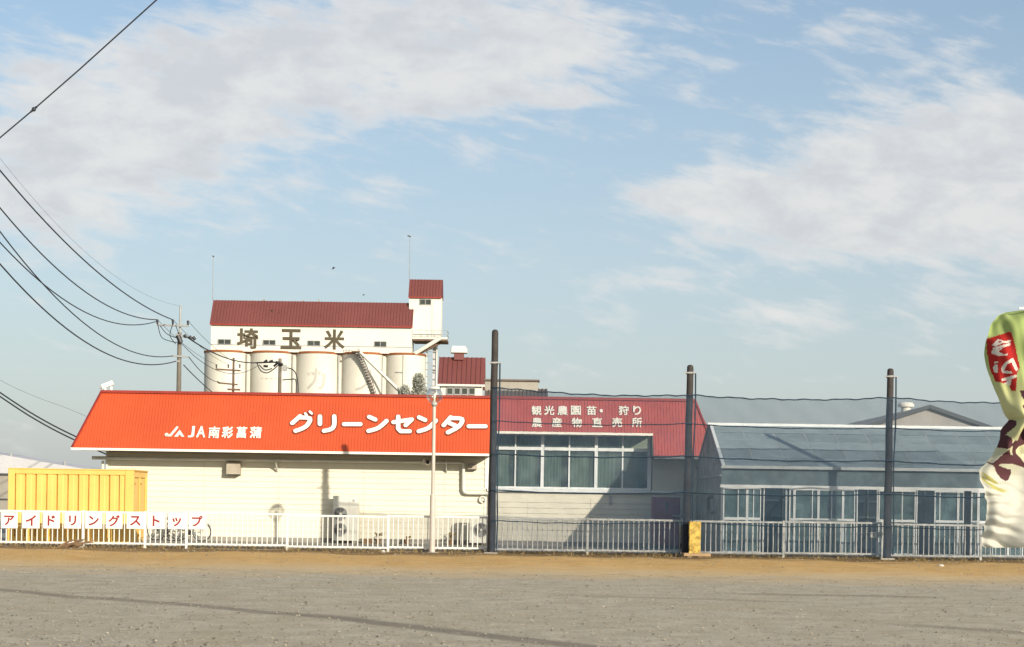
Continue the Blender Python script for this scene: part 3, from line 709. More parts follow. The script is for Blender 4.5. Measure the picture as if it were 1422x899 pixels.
# what stands inside
def bench(x0, x1, y, label):
    t = thing('plant_bench', label, 'bench', ((x0 + x1) / 2, y, .03), 'benches inside the greenhouse')
    part('top', MB().box(x0, x1, y - .5, y + .5, .78, .83), MT['table'], t)
    for x in (x0 + .1, x1 - .1):
        for yy in (y - .4, y + .4): part('leg', MB().box(x - .03, x + .03, yy - .03, yy + .03, .03, .78), MT['greymetal'], t)
bench(6.7, 8.3, 53.0, 'dark bench behind the first sliding doors of the greenhouse'); bench(9.0, 10.7, 53.0, 'dark bench behind the middle sliding doors of the greenhouse')
bench(11.5, 12.7, 53.2, 'dark bench behind the glass doors right of the right net post')
def carton(px0, px1, py0, py1, y, z, mat, label, name='carton'):
    a, b = P(px0, py0, y), P(px1, py1, y)
    h = a.z - b.z
    mb = MB().bbox(a.x, b.x, y, y + (b.x - a.x) * .8, z, z + h, .008); mb.box(a.x + .03, b.x - .03, y - .004, y, z + h * .5, z + h * .62, 1)
    solo(name, mb, [mat, MT['greymetal']], label, 'box', (a.x, y, z), group='boxes in the greenhouse')
carton(1171, 1181, 706, 719, 52.7, .832, MT['trim'], 'cream box on the middle bench seen through the greenhouse glass')
carton(1010, 1014, 712, 717, 52.6, .832, MT['trim'], 'tiny white box on the bench at the left end of the greenhouse')
carton(1041, 1048, 700, 712, 52.7, .832, MT['greyalu'], 'upright grey box behind the second greenhouse door')
t = thing('white_crate', 'white handled crate behind the glass right of the right net post', 'crate', (P(1256, 715, 52.9).x, 52.9, .832))
m = MB(); a, b = P(1244, 697, 52.9), P(1267, 708, 52.9); zc = .832 + .33
m.box(a.x, b.x, 52.9, 53.25, zc - .02, zc + .16); m.box(a.x, a.x + .08, 52.88, 53.2, .832, zc - .02); m.box(b.x - .06, b.x, 52.88, 53.2, .832, zc - .02)
part('tray', m, MT['letter'], t); part('rail', MB().box(a.x + .08, b.x - .06, 52.9, 52.95, .832, .90), MT['letter'], t)

# ------------------------------------------------------------------ white fence
ZF1, ZF0 = ZW(300, 712.5, FY), ZW(300, 757, FY)
fence = thing('guard_fence', 'long low white barred fence in front of the shop and greenhouse', 'fence', (0, FY, 0))
FX0, FX1 = -16.4, 16.6
pposts = [XW(q, 740, FY) for q in (-27, 115.5, 201.5, 259, 399, 539, 677, 816, 951, 1088, 1225, 1362, 1500)]
def fw(x):                                                     # sections are not quite in line
    i = sum(1 for p in pposts if p < x); return (-1) ** i * .004 + .003 * math.sin(i * 2.1)
pm_ = MB().bbox(-.038, .038, -.038, .038, 0, ZF1 + .02, .008).mesh('post', MT['white'])
edges = [FX0] + pposts + [FX1]
for x in pposts: piece('post', pm_, fence, (x, FY, 0))
bar_me = MB().tube([(0, 0, ZF0 + .02), (0, 0, ZF1 - .02)], .0165, 8).mesh('bar', MT['white'], smooth=True)
for a, b in zip(edges, edges[1:]):
    dz = fw((a + b) / 2) * 2
    part('rail', MB().bbox(a + (.039 if a > FX0 else 0), b - (.039 if b < FX1 else 0), FY - .032, FY + .032, ZF1 - .055 + dz, ZF1 + dz, .012), MT['white'], fence)
    part('rail', MB().bbox(a + (.039 if a > FX0 else 0), b - (.039 if b < FX1 else 0), FY - .028, FY + .028, ZF0 - .02 + dz, ZF0 + .03 + dz, .012), MT['white'], fence)
    n = max(2, round((b - a) / .150))
    for i in range(1, n):
        x = a + (b - a) * i / n
        if -15.9 < x < 15.9: piece('bar', bar_me, fence, (x + random.uniform(-.003, .003), FY, 0))
# ten hung letter plates
SPX = [(1.5, 24.5), (31, 55), (60, 83), (89.5, 112.5), (118.5, 142), (147, 170), (176, 200), (205, 229), (233.5, 257.5), (262.5, 285.5)]
DESC = {'ア': 'leftmost white plate on the fence, red katakana a', 'イ': 'white plate with slanting red katakana i, second on the fence', 'ド': 'white plate with red katakana do in front of the container',
        'リ': 'white plate with two upright red strokes, katakana ri', 'ン': 'white plate with red katakana n hung right beside a fence post', 'グ': 'white plate with red katakana gu before the container doors',
        'ス': 'white plate with red katakana su before the right end of the container', 'ト': 'white plate with red katakana to, first one clear of the container', 'ッ': 'white plate with small red katakana tsu above the bicycle', 'プ': 'rightmost white plate on the fence, red katakana pu'}
for (ch, (xa, xb)) in zip('アイドリングストップ', SPX):
    ys = 711.5 + (xa / 285) * 1.2
    a, b = P(xa, ys, FY - .06), P(xb, ys + 22.5, FY - .06)
    y0 = FY - .062
    t = thing('letter_plate', DESC[ch], 'sign', ((a.x + b.x) / 2, y0, (a.z + b.z) / 2), 'white letter plates hung on the fence')
    tilt = random.uniform(-.012, .012)
    pl = part('plate', MB().bbox(a.x, b.x, y0 - .008, y0 + .004, b.z, a.z, .004), MT['letter'], t)
    cx, cz, hw = (a.x + b.x) / 2, (a.z + b.z) / 2, (b.x - a.x) / 2
    k = .62 if ch != 'ッ' else .5
    vs, fs, bb = glyph(ch, .028); w_, h_ = bb[1] - bb[0], bb[3] - bb[2]
    sc = hw * 2 * .70
    oz = 0 if ch != 'ッ' else -.03
    mb = MB(); add_glyph(mb, ch, lambda u, v, d: (u, y0 - .008 - d, v), cx - w_ * sc / 2, cx + w_ * sc / 2, cz + oz - h_ * sc / 2, cz + oz + h_ * sc / 2, .006, -.001, .028)
    part('letter', mb, MT['red'], t)
    part('hook', MB().box(cx - hw * .7, cx - hw * .7 + .02, y0 + .004, FY - .03, a.z - .05, a.z - .02).box(cx + hw * .7 - .02, cx + hw * .7, y0 + .004, FY - .03, a.z - .05, a.z - .02), MT['greymetal'], t)
# small notice plates on the far fence, behind the net
for (xa, xb, lb) in ((1209, 1218, 'small white notice plate on the fence just left of the right net post'), (1219.5, 1226, 'narrower white notice plate touching the right net post')):
    a, b = P(xa, 739, FY - .05), P(xb, 747, FY - .05)
    mb = MB().bbox(a.x, b.x, FY - .05, FY - .03, b.z, a.z, .004); mb.box((a.x + b.x) / 2 - .02, (a.x + b.x) / 2 + .02, FY - .053, FY - .05, b.z + .05, a.z - .05, 1)
    solo('notice_plate', mb, [MT['letter'], MT['greymetal']], lb, 'sign', ((a.x + b.x) / 2, FY - .05, b.z), group='notice plates on the fence')

# ------------------------------------------------------------------ net on posts
NYP, NYN = 49.6, 49.40
def netpost(xb, xt, yt, lb):
    a = P(xb, 768, NYP); x = a.x; z1 = ZW(xt, yt, NYP); dx = P(xt, yt, NYP).x - x
    t = thing('net_post', lb, 'post', (x, NYP, 0), 'tall posts that carry the blue net')
    n = 9; pts = [(x + dx * i / n + .006 * math.sin(i * 1.7), NYP, z1 * i / n * .985) for i in range(n + 1)]; r = [.122 - .026 * i / n for i in range(n + 1)]
    pts += [(x + dx, NYP, z1 * .995), (x + dx, NYP, z1)]; r += [.085, .045]
    part('shaft', MB().tube(pts, r, 14), MT['postwood'], t, smooth=True)
    zc = z1 - .98 if xb < 700 else z1 - .24
    part('collar', MB().lathe((x + dx * .9, NYP, zc), [(.11, -.03), (.125, -.03), (.125, .03), (.11, .03)], 14).box(x + dx * .9 - .2, x + dx * .9 + .2, NYP - .14, NYP - .115, zc - .015, zc + .015), MT['greymetal'], t)
    zr = ZW(xb, 545, NYP)
    part('hoist_rope', MB().tube([(x + dx * .9 + .16, NYP - .05, zc)] + [(x + dx * q + .15 + .02 * math.sin(q * 9), NYP - .06, zr * q) for q in (.98, .8, .6, .4, .2, .03)], .022, 6), MT['rope'], t)
    part('footing', MB().bbox(x - .22, x + .20, NYP - .20, NYP + .2, -.05, .05, .02), MT['concrete'], t)
    return x
PX = [netpost(682, 687.5, 458, 'tallest dark net post, left one of three, at the end of the orange roof'), netpost(952.5, 958.5, 507, 'dark net post in the middle behind the yellow pillar'), netpost(1231.5, 1236.5, 512, 'right net post standing in front of the greenhouse doors')]
NX0, NX1 = PX[0] - .02, 15.6
def net_top(x):
    for (xa, ya), (xb, yb) in (((690, 538), (955, 549)), ((955, 548.5), (1236, 552.5)), ((1236, 552), (1460, 557))):
        X_a, X_b = XW(xa, ya, NYN), XW(xb, yb, NYN)
        if x <= X_b or xb > 1400:
            t = (x - X_a) / (X_b - X_a); return ZW(xa, ya, NYN) * (1 - t) + ZW(xb, yb, NYN) * t - .10 * max(0, 4 * t * (1 - t)) + .012 * math.sin(x * 6.1) + .008 * math.sin(x * 14.3)
def net_y(x, z): return NYN + .035 * math.sin(x * 1.9 + z * .5) + .02 * math.sin(x * 4.7 - z * 1.3) + .05 * math.sin(z * 1.6 + x * .35)
net = thing('ball_net', 'fine dark blue net hung between the tall posts in front of the greenhouse', 'net', (PX[1], NYN, 0))
nb = MB(); pitch, w = 0.026, 0.0056
nv = int((NX1 - NX0) / pitch)
for i in range(nv):
    x = NX0 + pitch * i; zt = net_top(x); o = len(nb.v); K = 8
    for j in range(K + 1):
        z = .10 + (zt - .10) * j / K; xx = x + .004 * math.sin(z * 3 + i * .35); y = net_y(x, z)
        nb.v += [(xx - w / 2, y, z), (xx + w / 2, y, z), (xx, y + w * .8, z)]
    for j in range(K):
        q = o + 3 * j
        for k in range(3): nb.f.append((q + k, q + (k + 1) % 3, q + 3 + (k + 1) % 3, q + 3 + k)); nb.m.append(0)
nh = 205; NXH = 110
for j in range(nh):
    o = len(nb.v)
    for i in range(NXH + 1):
        x = NX0 + (NX1 - NX0) * i / NXH; zt = net_top(x); z = .10 + (zt - .10) * j / (nh - 1) - .012 * math.sin(i * .9 + j * .21); y = net_y(x, z) + .001
        nb.v += [(x, y, z - w / 2), (x, y, z + w / 2), (x, y + w * .8, z)]
    for i in range(NXH):
        q = o + 3 * i
        for k in range(3): nb.f.append((q + k, q + (k + 1) % 3, q + 3 + (k + 1) % 3, q + 3 + k)); nb.m.append(0)
part('netting', nb, MT['net'], net, kind='stuff')
def net_rope(pxs, r=.022, wob=.012):
    pts = []
    xs = [XW(a, b, NYN) for a, b in pxs]; zs = [ZW(a, b, NYN) for a, b in pxs]
    n = 80
    for i in range(n + 1):
        x = xs[0] + (xs[-1] - xs[0]) * i / n
        for q in range(len(xs) - 1):
            if xs[q] <= x <= xs[q + 1] + 1e-6:
                t = (x - xs[q]) / (xs[q + 1] - xs[q]); z = zs[q] * (1 - t) + zs[q + 1] * t - .07 * 4 * t * (1 - t)
        pts.append((x, net_y(x, z) - .01, z + wob * math.sin(x * 5.3) * math.sin(x * 1.7)))
    part('rope', MB().tube(pts, r, 6), MT['rope'], net)
net_rope([(683, 584.5), (955, 588.5), (1235, 594.5), (1450, 597)], .016)
net_rope([(683, 630), (955, 633.5), (1235, 640), (1450, 645)])
net_rope([(683, 680.5), (955, 684), (1235, 686), (1450, 689)])
net_rope([(683, 723), (955, 725), (1235, 731), (1450, 734)], .016)
part('rope', MB().tube([(NX0 + (NX1 - NX0) * i / 160, net_y(NX0 + (NX1 - NX0) * i / 160, 5) - .01, net_top(NX0 + (NX1 - NX0) * i / 160)) for i in range(161)], .020, 6), MT['rope'], net)

# ------------------------------------------------------------------ street lamp
LY = 49.7
b0 = P(600, 768, LY); zt = ZW(601, 561, LY); zmid = ZW(600, 688, LY)
lamp = thing('street_lamp', 'slim pale lamp post with clear glass globe in front of the orange roof', 'street lamp', (b0.x, LY, 0))
part('pole', MB().tube([(b0.x, LY, 0), (b0.x, LY, .25), (b0.x, LY, zmid - .03), (b0.x, LY, zmid), (b0.x, LY, zmid + .03), (b0.x, LY, zt)], [.088, .084, .084, .08, .055, .05], 16), MT['lamp'], lamp, smooth=True)
part('base_plate', MB().lathe((b0.x, LY, 0), [(.001, .03), (.16, .03), (.16, -.02)], 12), MT['concrete'], lamp)
gc = Vector((b0.x, LY, ZW(601, 549, LY)))
part('globe', MB().ball(gc, .245, 28, 16), MT['globe'], lamp, smooth=True)
part('cap', MB().lathe(gc, [(.001, .262), (.10, .250), (.165, .205), (.175, .185), (.12, .19)], 24), MT['letter'], lamp, smooth=True)
part('bulb', MB().lathe(gc, [(.001, .06), (.045, .03), (.05, -.03), (.03, -.1), (.03, -.16), (.07, -.2), (.09, -.245)], 14), MT['trim'], lamp, smooth=True)
part('neck', MB().lathe(gc, [(.05, -.34), (.085, -.30), (.085, -.225), (.06, -.215)], 16), MT['greymetal'], lamp, smooth=True)

# ------------------------------------------------------------------ yellow container
KY0, KY1 = 51.0, 52.95
kx0, kx1 = XW(10.5, 700, KY0), XW(185, 700, KY0); kz0 = .13; kz1 = ZW(100, 652.5, KY0)
kt = thing('storage_container', 'yellow ribbed storage container behind the lettered fence', 'container', ((kx0 + kx1) / 2, KY0, 0))
for x in (kx0, kx1 - .26): part('corner_post', MB().bbox(x, x + (.2 if x == kx0 else .26), KY0, KY0 + .16, kz0, kz1, .012), MT['yellow'], kt)
for x in (kx0, kx1 - .12): part('corner_post', MB().bbox(x, x + .12, KY1 - .12, KY1, kz0, kz1, .012), MT['yellow'], kt)
part('top_rail', MB().bbox(kx0 + .2, kx1 - .26, KY0 + .005, KY0 + .12, kz1 - .14, kz1 - .002, .01), MT['yellow'], kt)
part('bottom_rail', MB().bbox(kx0 + .2, kx1 - .26, KY0 + .005, KY0 + .12, kz0, kz0 + .14, .01), MT['yellow'], kt)
part('roof', MB().bbox(kx0 - .01, kx1 + .01, KY0 - .01, KY1 + .01, kz1 + .001, kz1 + .03, .01), MT['yellow'], kt)
lines = [XW(q, 690, KY0) for q in (19.5, 34, 48.6, 63.6, 78, 93, 107.5, 121.8, 136.3, 150.8, 164.8)] + [kx1 - .26]
lines[0] = kx0 + .2
for a, b in zip(lines, lines[1:]):
    L = b - a; mb = MB(); yq = KY0 + .035
    prof = [(0, .075), (.05, .075), (.12, 0.0), (.55, .0), (.62, .014), (.95, .014), (.985, .075), (1.0, .075)]
    vs = [(a + L * u, yq + dy, kz0 + .14) for u, dy in prof] + [(a + L * u, yq + dy, kz1 - .14) for u, dy in prof]; n = len(prof)
    mb.add(vs, [(i, i + 1, n + i + 1, n + i) for i in range(n - 1)]); part('side_panel', mb, MT['yellow'], kt)
part('back_wall', MB().box(kx0 + .12, kx1 - .12, KY1 - .05, KY1 - .02, kz0, kz1).box(kx0 + .01, kx0 + .04, KY0 + .16, KY1 - .12, kz0, kz1).box(kx0 + .1, kx1 - .1, KY0 + .15, KY1 - .1, kz0, kz0 + .05), MT['yellow'], kt)
fr = MB().box(kx1 - .06, kx1 - .005, KY0 + .16, KY1 - .12, kz1 - .2, kz1 - .002).box(kx1 - .06, kx1 - .005, KY0 + .16, KY1 - .12, kz0, kz0 + .12); part('door_frame', fr, MT['yellow'], kt)
ym = (KY0 + KY1) / 2
for ya, yb in ((KY0 + .18, ym - .012), (ym + .012, KY1 - .14)):
    dr = part('door', MB().box(kx1 - .055, kx1 - .02, ya, yb, kz0 + .13, kz1 - .22), MT['yellow'], kt)
    part('lock_bar', MB().tube([(kx1, yb - .12, kz0 + .1), (kx1, yb - .12, kz1 - .18)], .018, 6), MT['yellow'], dr)
    part('hinge', MB().box(kx1 - .02, kx1 + .01, ya + .02, ya + .1, kz1 - .42, kz1 - .36).box(kx1 - .02, kx1 + .01, ya + .02, ya + .1, kz0 + .4, kz0 + .46), MT['yellowdark'], dr)
part('top_edge_trim', MB().bar((kx1 - .015, KY0 + .1, kz1 - .01), (kx1 - .015, KY1, kz1 - .01), .05), MT['yellowdark'], kt)  # dark yellow bar along the top edge of the door end
for x in (kx0 + .35, kx1 - .6): part('skid', MB().bbox(x - .3, x + .3, KY0 + .02, KY1, .008, kz0, .02), MT['yellowdark'] if x > kx0 + 1 else MT['yellow'], kt)

# ------------------------------------------------------------------ things between the fence and the wall
def ac_unit(px0, px1, py0, Y, fans, label, dep=.34, name='air_conditioner'):
    x0, x1 = XW(px0, 720, Y), XW(px1, 720, Y); zt = ZW(px0, py0, Y)
    t = thing(name, label, 'air conditioner', ((x0 + x1) / 2, Y, .008), 'outdoor units along the shop wall')
    zb = .10
    part('casing', MB().bbox(x0, x1, Y, Y + dep, zb, zt, .014), MT['acbody'], t)
    for x in (x0 + .1, x1 - .16): part('foot', MB().box(x, x + .06, Y + .02, Y + dep - .02, .008, zb), MT['concrete'], t)
    fw_ = fans[0][2] * 1.08
    for (fx, fz, fr_) in fans:
        cx, cz = x0 + fx, fz
        gr = part('fan_guard', MB().lathe((cx, Y, cz), [(fr_, .0), (fr_, -.03), (fr_ - .03, -.035), (fr_ - .03, -.004)], 28, 0, 'Y'), MT['greymetal'], t, smooth=True)
        part('fan_well', MB().lathe((cx, Y - .004, cz), [(.001, 0), (fr_ - .01, 0)], 28, 0, 'Y'), MT['acdark'], gr)
        m = MB()
        for q in range(1, 6): m.lathe((cx, Y - .024, cz), [(fr_ * q / 6, -.003), (fr_ * q / 6 + .008, -.003)], 28, 0, 'Y')
        for q in range(8): m.bar((cx + .06 * math.cos(q * PI / 4), Y - .022, cz + .06 * math.sin(q * PI / 4)), (cx + fr_ * math.cos(q * PI / 4), Y - .022, cz + fr_ * math.sin(q * PI / 4)), .008)
        part('wire_rings', m, MT['greymetal'], gr)
        m = MB(); 
        for q in range(3):
            a = q * 2 * PI / 3 + .4
            m.prism([(cx + r_ * math.cos(a + o_), cz + r_ * math.sin(a + o_)) for r_, o_ in ((.06, -.3), (fr_ * .85, -.35), (fr_ * .88, .35), (.06, .5))], lambda u, v, d: (u, d, v), Y - .012, Y - .008)
        part('fan_blades', m, MT['greymetal'], gr)
        part('hub', MB().lathe((cx, Y - .03, cz), [(.001, -.006), (.035, -.004), (.05, .01)], 16, 0, 'Y'), MT['acbody'], gr, smooth=True)
    return t, x0, x1, zt
t, x0, x1, zt = ac_unit(462, 498, 688.5, 58.35, [(.27, 1.02, .235), (.27, .48, .235)], 'tall two fan outdoor air conditioner against the cream wall')
part('maker_mark', MB().prism([(x1 - .18 + .05 * math.cos(i * PI / 4), zt - .16 + .05 * math.sin(i * PI / 4)) for i in range(8)], lambda u, v, d: (u, d, v), 58.345, 58.352), MT['greymetal'], t)
part('service_panel', MB().box(x0 + .56, x0 + .565, 58.344, 58.352, .14, zt - .04).box(x0 + .02, x1 - .02, 58.344, 58.352, zt - .33, zt - .322), MT['greymetal'], t)
t, x0, x1, zt = ac_unit(652, 690, 715, 57.9, [(.40, .55, .25)], 'low single fan outdoor unit beside the left net post')
part('side_pipe', MB().tube([(x0 - .02, 58.1, .75), (x0 - .25, 58.15, .7), (x0 - .3, 58.3, .3), (x0 - .3, 58.4, .02)], .03, 6), MT['acbody'], t, smooth=True)
# maroon cabinet
cy = 57.75; x0, x1 = XW(906, 720, cy), XW(944, 720, cy); zt = ZW(920, 690.5, cy)
t = thing('locker', 'maroon metal locker by the wall left of the middle net post', 'locker', ((x0 + x1) / 2, cy, .008))
part('body', MB().bbox(x0, x1, cy, cy + .6, .1, zt, .02), MT['maroon'], t)
for a, b in ((x0 + .03, (x0 + x1) / 2 - .005), ((x0 + x1) / 2 + .005, x1 - .03)):
    d_ = part('door', MB().bbox(a, b, cy - .02, cy, .62, zt - .08, .008), MT['maroon'], t)
part('latch', MB().box((x0 + x1) / 2 - .02, (x0 + x1) / 2 + .04, cy - .05, cy - .02, zt - .42, zt - .16), MT['black'], t)
part('shelf_bar', MB().bar((x1 - .28, cy - .12, zt - .62), (x1 + .12, cy - .12, zt - .66), .05).bar((x1 - .1, cy - .12, zt - .64), (x1 - .1, cy, zt - .64), .04), MT['greymetal'], t)
part('drawer', MB().bbox(x0 + .03, x1 - .03, cy - .02, cy, .14, .58, .008), MT['maroon'], t)
part('base', MB().box(x0 + .03, x1 - .03, cy + .03, cy + .57, .008, .1), MT['black'], t)

# bicycle
def bicycle(xl, xr, Y, label, frame_mat):
    R = .325; t = thing('bicycle', label, 'bicycle', ((xl + xr) / 2, Y, .008)); zc = R + .008
    cl, cr = Vector((xl + R, Y, zc)), Vector((xr - R, Y, zc))
    for c in (cl, cr):
        wh = part('wheel', MB().lathe(c, [(R - .045, -.012), (R - .03, -.014), (R - .03, .014), (R - .045, .012), (R - .045, -.012)], 28, 0, 'Y'), MT['greymetal'], t, smooth=True)
        part('tyre', MB().tube([c + Vector((math.cos(a) * (R - .018), 0, math.sin(a) * (R - .018))) for a in [2 * PI * i / 30 for i in range(31)]], .021, 6), MT['black'], wh, smooth=True)
        m = MB()
        for i in range(14):
            a = 2 * PI * i / 14; m.bar(c, c + Vector((math.cos(a) * (R - .04), 0, math.sin(a) * (R - .04))), .004)
        m.lathe(c, [(.001, -.05), (.025, -.05), (.025, .05), (.001, .05)], 8, 0, 'Y'); part('spokes', m, MT['greymetal'], wh)
        part('mudguard', MB().tube([c + Vector((math.cos(a) * (R + .03), 0, math.sin(a) * (R + .03))) for a in [.5 + i * .25 for i in range(9)]], .022, 6), MT['greymetal'], t)
    bb = cr + Vector((-.44, 0, -.03)); seat = cr + Vector((-.30, 0, .36)) - Vector((.26, 0, 0)); head = cl + Vector((.20, 0, .46))
    seat = bb + Vector((.16, 0, .50)); m = MB()
    for a, b in ((bb, seat), (bb, head - Vector((0, 0, .1))), (bb + Vector((.06, 0, .2)), head - Vector((0, 0, .03))), (bb, cr), (seat - Vector((0, 0, .12)), cr), (head + Vector((.02, 0, .06)), cl + Vector((.02, 0, 0))), (head, head + Vector((.04, 0, .16)))):
        m.tube([a, b], .017, 7)
    part('frame', m, frame_mat, t, smooth=True)
    sd = part('saddle', MB().prism([(-.14, 0), (.02, -.035), (.14, -.09), (.17, 0), (.14, .09), (.02, .035)], lambda u, v, d: (seat.x + u, Y + v, seat.z + .1 + d), .05, 0), MT['black'], t)
    part('seat_post', MB().tube([seat, seat + Vector((.02, 0, .1))], .014, 6), MT['greymetal'], t)
    hb = head + Vector((.04, 0, .16)); part('handlebar', MB().tube([hb + Vector((.16, -.27, .02)), hb + Vector((.05, -.22, .03)), hb + Vector((0, -.05, 0)), hb + Vector((0, .05, 0)), hb + Vector((.05, .22, .03)), hb + Vector((.16, .27, .02))], .013, 6), MT['greymetal'], t, smooth=True)
    m = MB(); bx = cl + Vector((-.02, 0, .42))
    for z in (0, .09, .18): m.tube([bx + Vector(q) + Vector((0, 0, z)) for q in ((-.17, -.14, 0), (.13, -.14, 0), (.13, .14, 0), (-.17, .14, 0), (-.17, -.14, 0))], .008, 5)
    for q in ((-.17, -.14), (-.02, -.14), (.13, -.14), (.13, .14), (-.02, .14), (-.17, .14)): m.bar(bx + Vector((q[0], q[1], 0)), bx + Vector((q[0], q[1], .18)), .008)
    part('basket', m, MT['greymetal'], t)
    part('crank', MB().lathe(bb, [(.001, -.03), (.09, -.03), (.09, -.02), (.001, -.02)], 16, 0, 'Y').bar(bb + Vector((0, -.04, 0)), bb + Vector((.09, -.04, -.13)), .018).bar(bb + Vector((0, .04, 0)), bb + Vector((-.09, .04, .13)), .018).box(bb.x + .05, bb.x + .13, Y - .13, Y - .04, bb.z - .14, bb.z - .12), MT['black'], t)
    part('kickstand', MB().bar(cr + Vector((-.06, .03, -.03)), (cr.x - .02, Y + .14, .012), .015), MT['greymetal'], t)
    part('carrier', MB().bar(seat + Vector((.08, 0, -.06)), cr + Vector((.16, 0, R + .06)), .12, .02).bar(cr + Vector((.12, .04, R + .05)), cr + Vector((0, .04, 0)), .012), MT['greymetal'], t)
bicycle(XW(226, 740, 58.0), XW(293.5, 740, 58.0), 58.0, 'dark bicycle leaning behind the last letter plates of the fence', MT['greytank'])
bicycle(XW(204, 740, 58.55), XW(262, 740, 58.55), 58.55, 'second bicycle against the wall, half hidden by the container', MT['black'])

# clutter along the wall
def plank_pile(px0, px1, Y, label):
    x0, x1 = XW(px0, 745, Y), XW(px1, 745, Y); t = thing('timber_pile', label, 'timber', ((x0 + x1) / 2, Y, .008))
    for i in range(5):
        z = .03 + .055 * (i // 2); dy = (i % 2) * .14
        part('plank', MB().bar((x0 + random.uniform(0, .2), Y + dy, z), (x1 - random.uniform(0, .2), Y + dy + random.uniform(-.03, .03), z + .001 * i), .12, .05), MT['wood'], t)
plank_pile(499, 522, 58.6, 'old planks lying by the wall right of the tall air conditioner')
def pot_plant(px, Y, h, label):
    x = XW(px, 745, Y); t = thing('withered_plant', label, 'plant', (x, Y, .008)); m = MB()
    part('pot', MB().lathe((x, Y, .008), [(.07, 0), (.10, .16), (.11, .16), (.09, .15)], 12), MT['wood'], t, smooth=True)
    for i in range(16):
        a = random.uniform(0, 6.3); l = h * random.uniform(.6, 1.0); q = Vector((math.cos(a), math.sin(a), 0)) * l * .45
        p0 = Vector((x, Y, .15)); m.tube([p0, p0 + q * .4 + Vector((0, 0, l * .6)), p0 + q + Vector((0, 0, l * .75))], [.008, .007, .003], 4)
        e = p0 + q + Vector((0, 0, l * .75)); m.add([e, e + Vector((.05, .01, .02)), e + Vector((.08, 0, -.03)), e + Vector((.03, -.02, -.02))], [(0, 1, 2, 3)])
    part('stems', m, MT['straw'], t)
pot_plant(525, 58.5, .32, 'withered potted plant at the right end of the old planks'); pot_plant(565, 58.6, .18, 'low dead plant at the wall left of the lamp post'); pot_plant(626, 58.5, .42, 'dry stalks in a pot left of the low outdoor unit')
c = P(657, 725, FY - .0); 
# yellow pillar on a slab
qy = 49.0; x0, x1 = XW(957.5, 745, qy), XW(973, 745, qy); zt = ZW(965, 725.5, qy)
t = thing('stone_pillar', 'short weathered yellow pillar at the foot of the middle net post', 'pillar', ((x0 + x1) / 2, qy, 0))
m = MB(); n = 10; K = 8
for i in range(n + 1):
    z = .13 + (zt - .13) * i / n; o = len(m.v)
    for (u, v) in ((0, 0), (.33, -.01), (.66, -.008), (1, 0), (1.02, .5), (1, 1), (.5, 1.02), (0, 1)):
        m.v.append((x0 + (x1 - x0) * u + random.uniform(-.012, .012), qy + .3 * v + random.uniform(-.014, .014), z))
    if i:
        for k in range(K): m.f.append((o - K + k, o - K + (k + 1) % K, o + (k + 1) % K, o + k)); m.m.append(0)
m.f.append(tuple(range(len(m.v) - K, len(m.v)))); m.m.append(0)
part('shaft', m, MT['pillar'], t); part('cap_stone', MB().bbox(x0 - .01, x1 + .01, qy - .012, qy + .31, zt + .001, zt + .02, .008), MT['pillar'], t)
t2 = thing('stone_slab', 'flat brown stone slab under the yellow pillar', 'slab', ((x0 + x1) / 2, qy, 0))
xs0, xs1 = XW(949, 772, qy - .1), XW(987, 772, qy - .1)
part('slab', MB().bbox(xs0, xs1, qy - .16, qy + .42, .045, .128, .02), MT['slab'], t2)
for x, w_ in ((xs0 + .1, .16), (xs0 + .42, .12), (xs1 - .2, .2)): part('support_brick', MB().bbox(x, x + w_, qy - .12, qy + .3, -.01, .044, .015), MT['slab'], t2)
# debris heap by the fence
t = thing('broken_branches', 'heap of broken brown branches on the soil below the lettered fence', 'branches', (XW(95, 762, 49.3), 49.3, 0))
for i in range(7):
    a = P(82 + i * 3.2, 763 - (i % 3), 49.3 + .06 * (i % 3)); b = a + Vector((random.uniform(.35, .8), random.uniform(-.2, .2), random.uniform(.02, .26)))
    a.z = .03 + .02 * (i % 3); b.z = a.z + random.uniform(.02, .22)
    part('branch', MB().tube([a, (a + b) / 2 + Vector((0, 0, .04)), b], [.035, .028, .012], 6), MT['wood'], t)
for px, lb in ((108.5, 'short cracked white stub left of two by the fence post'), (113, 'short white stub right of two by the fence post')):
    a = P(px, 765, 49.5); solo('wooden_stub', MB().bbox(a.x - .045, a.x + .045, 49.5, 49.58, -.03, .24, .012), MT['stone'], lb, 'stub', (a.x, 49.5, 0), group='white stubs below the fence')
def rock(px, py, Y, r, label):
    c = P(px, py, Y); m = MB(); m.ball((c.x, Y, r * .4), r, 9, 6, sz=.7); m.v = [(x + random.uniform(-.2, .2) * r, y + random.uniform(-.2, .2) * r, z + random.uniform(-.12, .12) * r) for x, y, z in m.v]
    solo('rock', m, MT['stone'], label, 'rock', (c.x, Y, 0), group='pale rocks on the soil')
rock(1307, 785, 44.2, .075, 'pale rock on the soil between the right net post and the flag'); rock(532, 766, 49.3, .07, 'pale rock on the soil between two fence posts left of the lamp'); rock(1391, 782, 45.5, .06, 'small pale rock on the soil below the flag')

